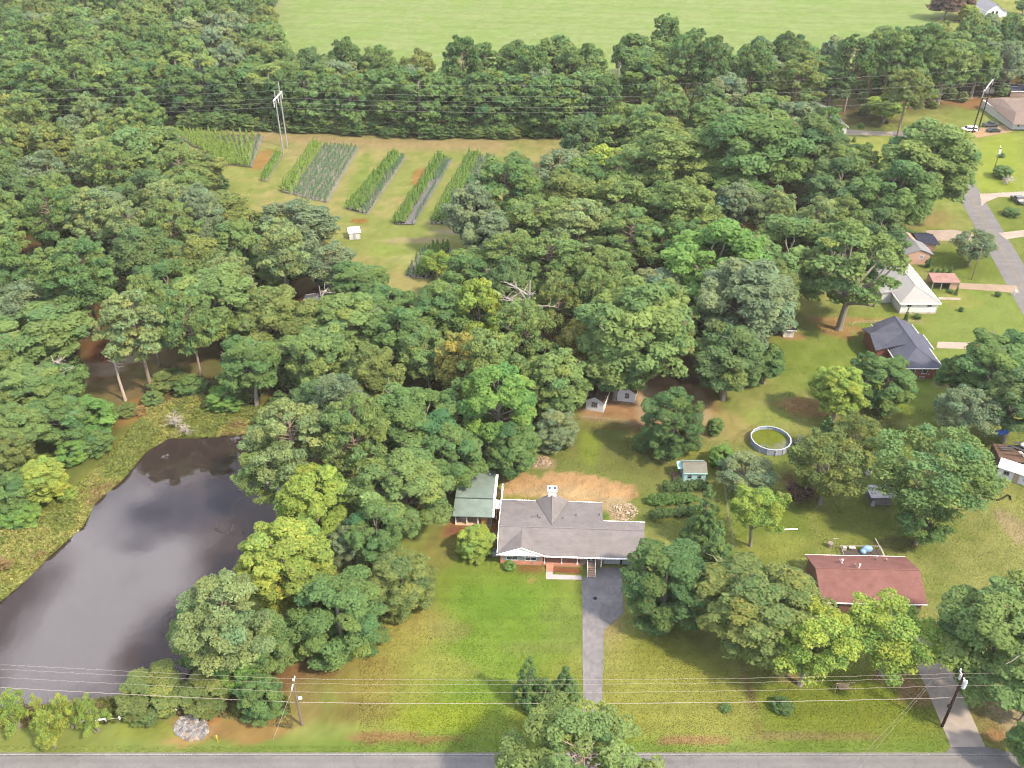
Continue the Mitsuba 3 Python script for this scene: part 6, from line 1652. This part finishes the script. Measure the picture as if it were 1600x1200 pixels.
for i, (ca, cb, wd, cl, lab) in enumerate([((1042, 768), (1102, 764), 8, 'green', 'uppermost leafy bean row of the vegetable garden'), ((1020, 788), (1082, 784), 12, 'bright', 'middle bright leafy row of the vegetable garden'), ((1022, 808), (1080, 803), 10, 'green', 'lowest dark leafy row of the vegetable garden')]):
    a, b = G(*ca), G(*cb)
    rng = np.random.default_rng(40 + i)
    n_ = 26
    tt = np.linspace(0, 1, n_)[:, None]
    Cn = np.column_stack([a * (1 - tt) + b * tt + rng.normal(0, 0.35, (n_, 2)), rng.uniform(0.4, 0.9, n_)])
    vv, ff, kk = lobes_to_cards(Cn, rng.uniform(0.6, 0.95, n_), 5200, 0.16, rng)
    cc = np.array(COL[cl]) * 1.5 * rng.normal(1, 0.2, (len(vv) // 4, 1)).clip(0.5, 1.6)
    k_ = key_for('garden_row')
    scene[k_] = ply_raw(vv, ff, 'leaf', np.repeat(cc, 4, 0))
    tag(k_, lab, 'vegetable row')


# ------------------------------------------------------------------ fences, guardrail, stones, odds and ends
def wire_fence(px, lab, hgt=1.3, step=3.0, col=(0.12, 0.115, 0.105), rad=0.04):
    pts_ = np.array([G(*q) for q in px])
    ln_ = shapely.LineString(pts_)
    th = Thing('wire_fence', lab, 'fence')
    n_ = max(2, int(ln_.length / step))
    P = np.array([ln_.interpolate(i / n_, normalized=True).coords[0] for i in range(n_ + 1)])
    for q in P:
        th.p('post', cyl(q[0], q[1], -0.1, hgt, rad, 6), col)
    for z in (0.35, 0.8, hgt - 0.08):
        th.p('rail', tube(np.column_stack([P, np.full(len(P), z)]), 0.018, 4), np.array(col) * 1.2)


wire_fence([(1124, 700), (1130, 760), (1138, 810), (1146, 856)], 'wire fence line between the vegetable garden and the forked tree')
wire_fence([(905, 657), (960, 660), (1000, 668)], 'low fence line below the two white cottages', 1.1)
wire_fence([(788, 735), (787, 748)], 'short fence at the back corner of the workshop')
wire_fence([(1330, 510), (1352, 506), (1440, 507)], 'thin fence line behind the blue-roofed house', 1.1)
gr = Thing('guardrail', 'broken white guardrail on short posts above the pond', 'guardrail')
gp = np.array([G(*q) for q in ((128, 1131), (148, 1130), (166, 1128), (188, 1125), (212, 1122), (236, 1119), (260, 1116), (276, 1113), (292, 1108), (308, 1103))])
for q in gp:
    gr.p('post', bx(q[0] - 0.09, q[0] + 0.09, q[1] - 0.09, q[1] + 0.09, -0.3, 0.75), (0.66, 0.66, 0.64))
for a, b in ((0, 2), (6, 7), (8, 9)):
    gr.p('rail', tube([(*gp[a], 0.62), (*gp[b], 0.62)], 0.13, 4), (0.68, 0.68, 0.66))
gr.p('cable', tube(np.column_stack([gp, np.full(len(gp), 0.5)]), 0.025, 4), (0.3, 0.29, 0.28))


def stones(name, u, v, ru, rv, n_, smin, smax, cols, lab, seed, squash=0.6):
    rng = np.random.default_rng(seed)
    ms, cs = [], []
    base_ = trimesh.creation.icosphere(1, 1.0)
    for i in range(n_):
        a, q = rng.uniform(0, 2 * math.pi), math.sqrt(rng.random())
        x, y = G(u + ru * q * math.cos(a), v + rv * q * math.sin(a))
        m_ = base_.copy()
        m_.vertices = m_.vertices * (1 + 0.3 * rng.normal(0, 1, (len(m_.vertices), 1))).clip(0.6, 1.4) * rng.uniform(smin, smax) * np.array([1, rng.uniform(0.6, 1), squash])
        m_.apply_transform(trimesh.transformations.rotation_matrix(rng.uniform(0, 6.28), [0, 0, 1]))
        m_.apply_translation([x, y, float(ground_z(x, y)) + 0.05 + 0.25 * (1 - q) * (smax > 0.2)])
        ms.append(m_.vertices[m_.faces].reshape(-1, 3))
        cs.append(np.repeat([ap(*cols[rng.integers(0, len(cols))]) * rng.uniform(0.8, 1.15)], len(ms[-1]), 0))
    v_a = np.vstack(ms)
    scene[name] = ply_raw(v_a, np.arange(len(v_a)).reshape(-1, 3), 'matte', np.vstack(cs))
    tag(name, lab, 'stones', None, 'stuff')


stones('rock_pile', 300, 1137, 26, 20, 260, 0.14, 0.36, [(190, 190, 196), (214, 212, 212), (160, 158, 162), (205, 190, 170)], 'heap of pale grey riprap rocks between guardrail and road', 1)
stones('rubble', 974, 800, 22, 14, 200, 0.08, 0.24, [(236, 214, 184), (226, 196, 160), (244, 230, 210)], 'scattered pale rubble at the right end of the clay patch', 2)
stones('rubble_patch', 843, 722, 18, 9, 170, 0.08, 0.22, [(226, 200, 170), (214, 184, 150), (236, 220, 200)], 'scattered pale rubble in front of the grey bush', 3)
stones('leaf_litter', 1010, 632, 34, 30, 260, 0.05, 0.14, [(222, 194, 160), (196, 150, 112), (170, 120, 88)], 'pale stones and litter on the dirt drive beside the cottages', 4, 0.35)
ym = Thing('marker_post', 'small yellow marker post beside the road', 'marker', G(341, 1160))
ym.p('post', cyl(0, 0, 0, 1.1, 0.05, 6), ap(220, 180, 60))
ym.p('cap', cyl(0, 0, 1.1, 1.5, 0.085, 8), ap(250, 210, 60))
mb = Thing('mailbox', 'white mailbox on a post at the end of the white house drive', 'mailbox', G(1585, 462))
mb.p('post', bx(-0.07, 0.07, -0.07, 0.07, 0, 1.1), ap(220, 216, 210))
mb.p('box', prism([(-0.22, 1.1), (0.22, 1.1), (0.22, 1.42), (0.12, 1.58), (-0.12, 1.58), (-0.22, 1.42)], -0.4, 0.4, 'y'), ap(250, 250, 250))
sw = Thing('swing_frame', 'weathered wooden frame with a plant on the right front lawn', 'frame', G(1318, 1078), 4)
sw.p('leg', [tube([(-1.5, -0.6, 0), (-1.2, 0, 1.5)], 0.06, 5), tube([(-1.5, 0.6, 0), (-1.2, 0, 1.5)], 0.06, 5)], ap(150, 126, 104))
sw.p('leg', [tube([(1.5, -0.6, 0), (1.2, 0, 1.5)], 0.06, 5), tube([(1.5, 0.6, 0), (1.2, 0, 1.5)], 0.06, 5)], ap(150, 126, 104))
sw.p('beam', tube([(-1.35, 0, 1.5), (1.35, 0, 1.5)], 0.07, 6), ap(160, 136, 112))
sw.p('seat', [bx(-0.8, 0.8, -0.3, 0.3, 0.45, 0.5), bx(-0.8, 0.8, 0.26, 0.3, 0.5, 0.95)], ap(170, 150, 124))
bp = G(345, 826)
brs = [tube([(bp[0] - 1.6, bp[1] + 0.2, -0.6), (bp[0] - 0.4, bp[1] + 0.1, 0.2), (bp[0] + 0.3, bp[1] + 0.6, 0.9)], [0.12, 0.08, 0.03], 5), tube([(bp[0] - 0.6, bp[1], 0.1), (bp[0] - 0.9, bp[1] + 0.8, 0.8)], [0.06, 0.02], 5), tube([(bp[0] + 1.2, bp[1] - 0.8, -0.5), (bp[0] + 2.0, bp[1] - 0.5, 0.3), (bp[0] + 2.3, bp[1] + 0.2, 0.9)], [0.1, 0.07, 0.03], 5),
       tube([(bp[0] + 1.9, bp[1] - 0.5, 0.2), (bp[0] + 2.8, bp[1] - 0.6, 0.5)], [0.05, 0.02], 5), tube([(bp[0] + 3.6, bp[1] - 0.6, -0.4), (bp[0] + 4.2, bp[1] - 0.2, 0.5)], [0.06, 0.02], 5)]
for br in brs:
    single('sunken_branch', br, (0.07, 0.06, 0.06), 'matte', 'dark dead branch poking out of the pond water', 'branch', 'sunken branches in the pond')
mh = G(945, 935)
single('drain_cover', cyl(G(930, 935)[0], G(930, 935)[1], 0.01, 0.05, 0.32, 18), (0.03, 0.03, 0.035), 'matte', 'small round dark cover in the dark driveway', 'drain cover')
for i, (px, cl, L, rot, lab) in enumerate([((1545, 147), (232, 224, 206), 4.6, 3, 'pale box trailer in the junk row at the top right'), ((1594, 148), (220, 222, 224), 3.4, -4, 'white small trailer at the right end of the junk row')]):
    th = Thing('box_trailer', lab, 'trailer', G(*px), rot)
    th.p('body', bx(-L / 2, L / 2, -1.0, 1.0, 0.5, 2.3), ap(*cl))
    th.p('roof', bx(-L / 2 - 0.05, L / 2 + 0.05, -1.05, 1.05, 2.3, 2.4), ap(*cl) * 1.1)
    for sy in (-1, 1):
        th.p('wheel', tube([(0, sy * 0.8, 0.35), (0, sy * 1.04, 0.35)], 0.35, 12), (0.02, 0.02, 0.02), 'matte')
q = G(1563, 144)
tarp = trimesh.creation.icosphere(3, 1.0)
tarp.vertices = tarp.vertices * (1 + 0.25 * (meshkit.noise(tarp.vertices * 2.5, 3)[:, None] - 0.5)) * [2.4, 1.6, 1.3] + [q[0], q[1], 0.5]
single('tarp', tarp, ap(110, 160, 220), 'paint', 'crumpled blue tarpaulin over the junk at the top right', 'tarpaulin')
jb = Thing('barn', 'small dark-roofed barn behind the junk row at the top right', 'barn', G(1577, 152), 2)
gable_walls(jb, 0.4, 8.0, 0.4, 6, 2.4, 3.6, ap(150, 130, 120), 'x')
gable_roof(jb, 0.4, 8.0, 0.4, 6, 2.4, 3.8, ap(96, 100, 124), 'x', 0.4)
pk = G(1062, 586)
th = Thing('fire_pit', 'dark charred burn heap on the dirt drive beyond the magnolia', 'burn pile', pk)
th.p('ash', trimesh.creation.icosphere(2, 1.0).apply_scale([2.6, 1.8, 0.3]), (0.05, 0.045, 0.045), 'matte', noise=0.4)
th.p('log', [tube([(-1.5, -0.5, 0.3), (1.4, 0.5, 0.5)], 0.16, 6)], (0.08, 0.06, 0.05), 'matte')
th.p('log', [tube([(-0.6, 1.0, 0.3), (0.8, -1.2, 0.5)], 0.14, 6)], (0.09, 0.07, 0.06), 'matte')
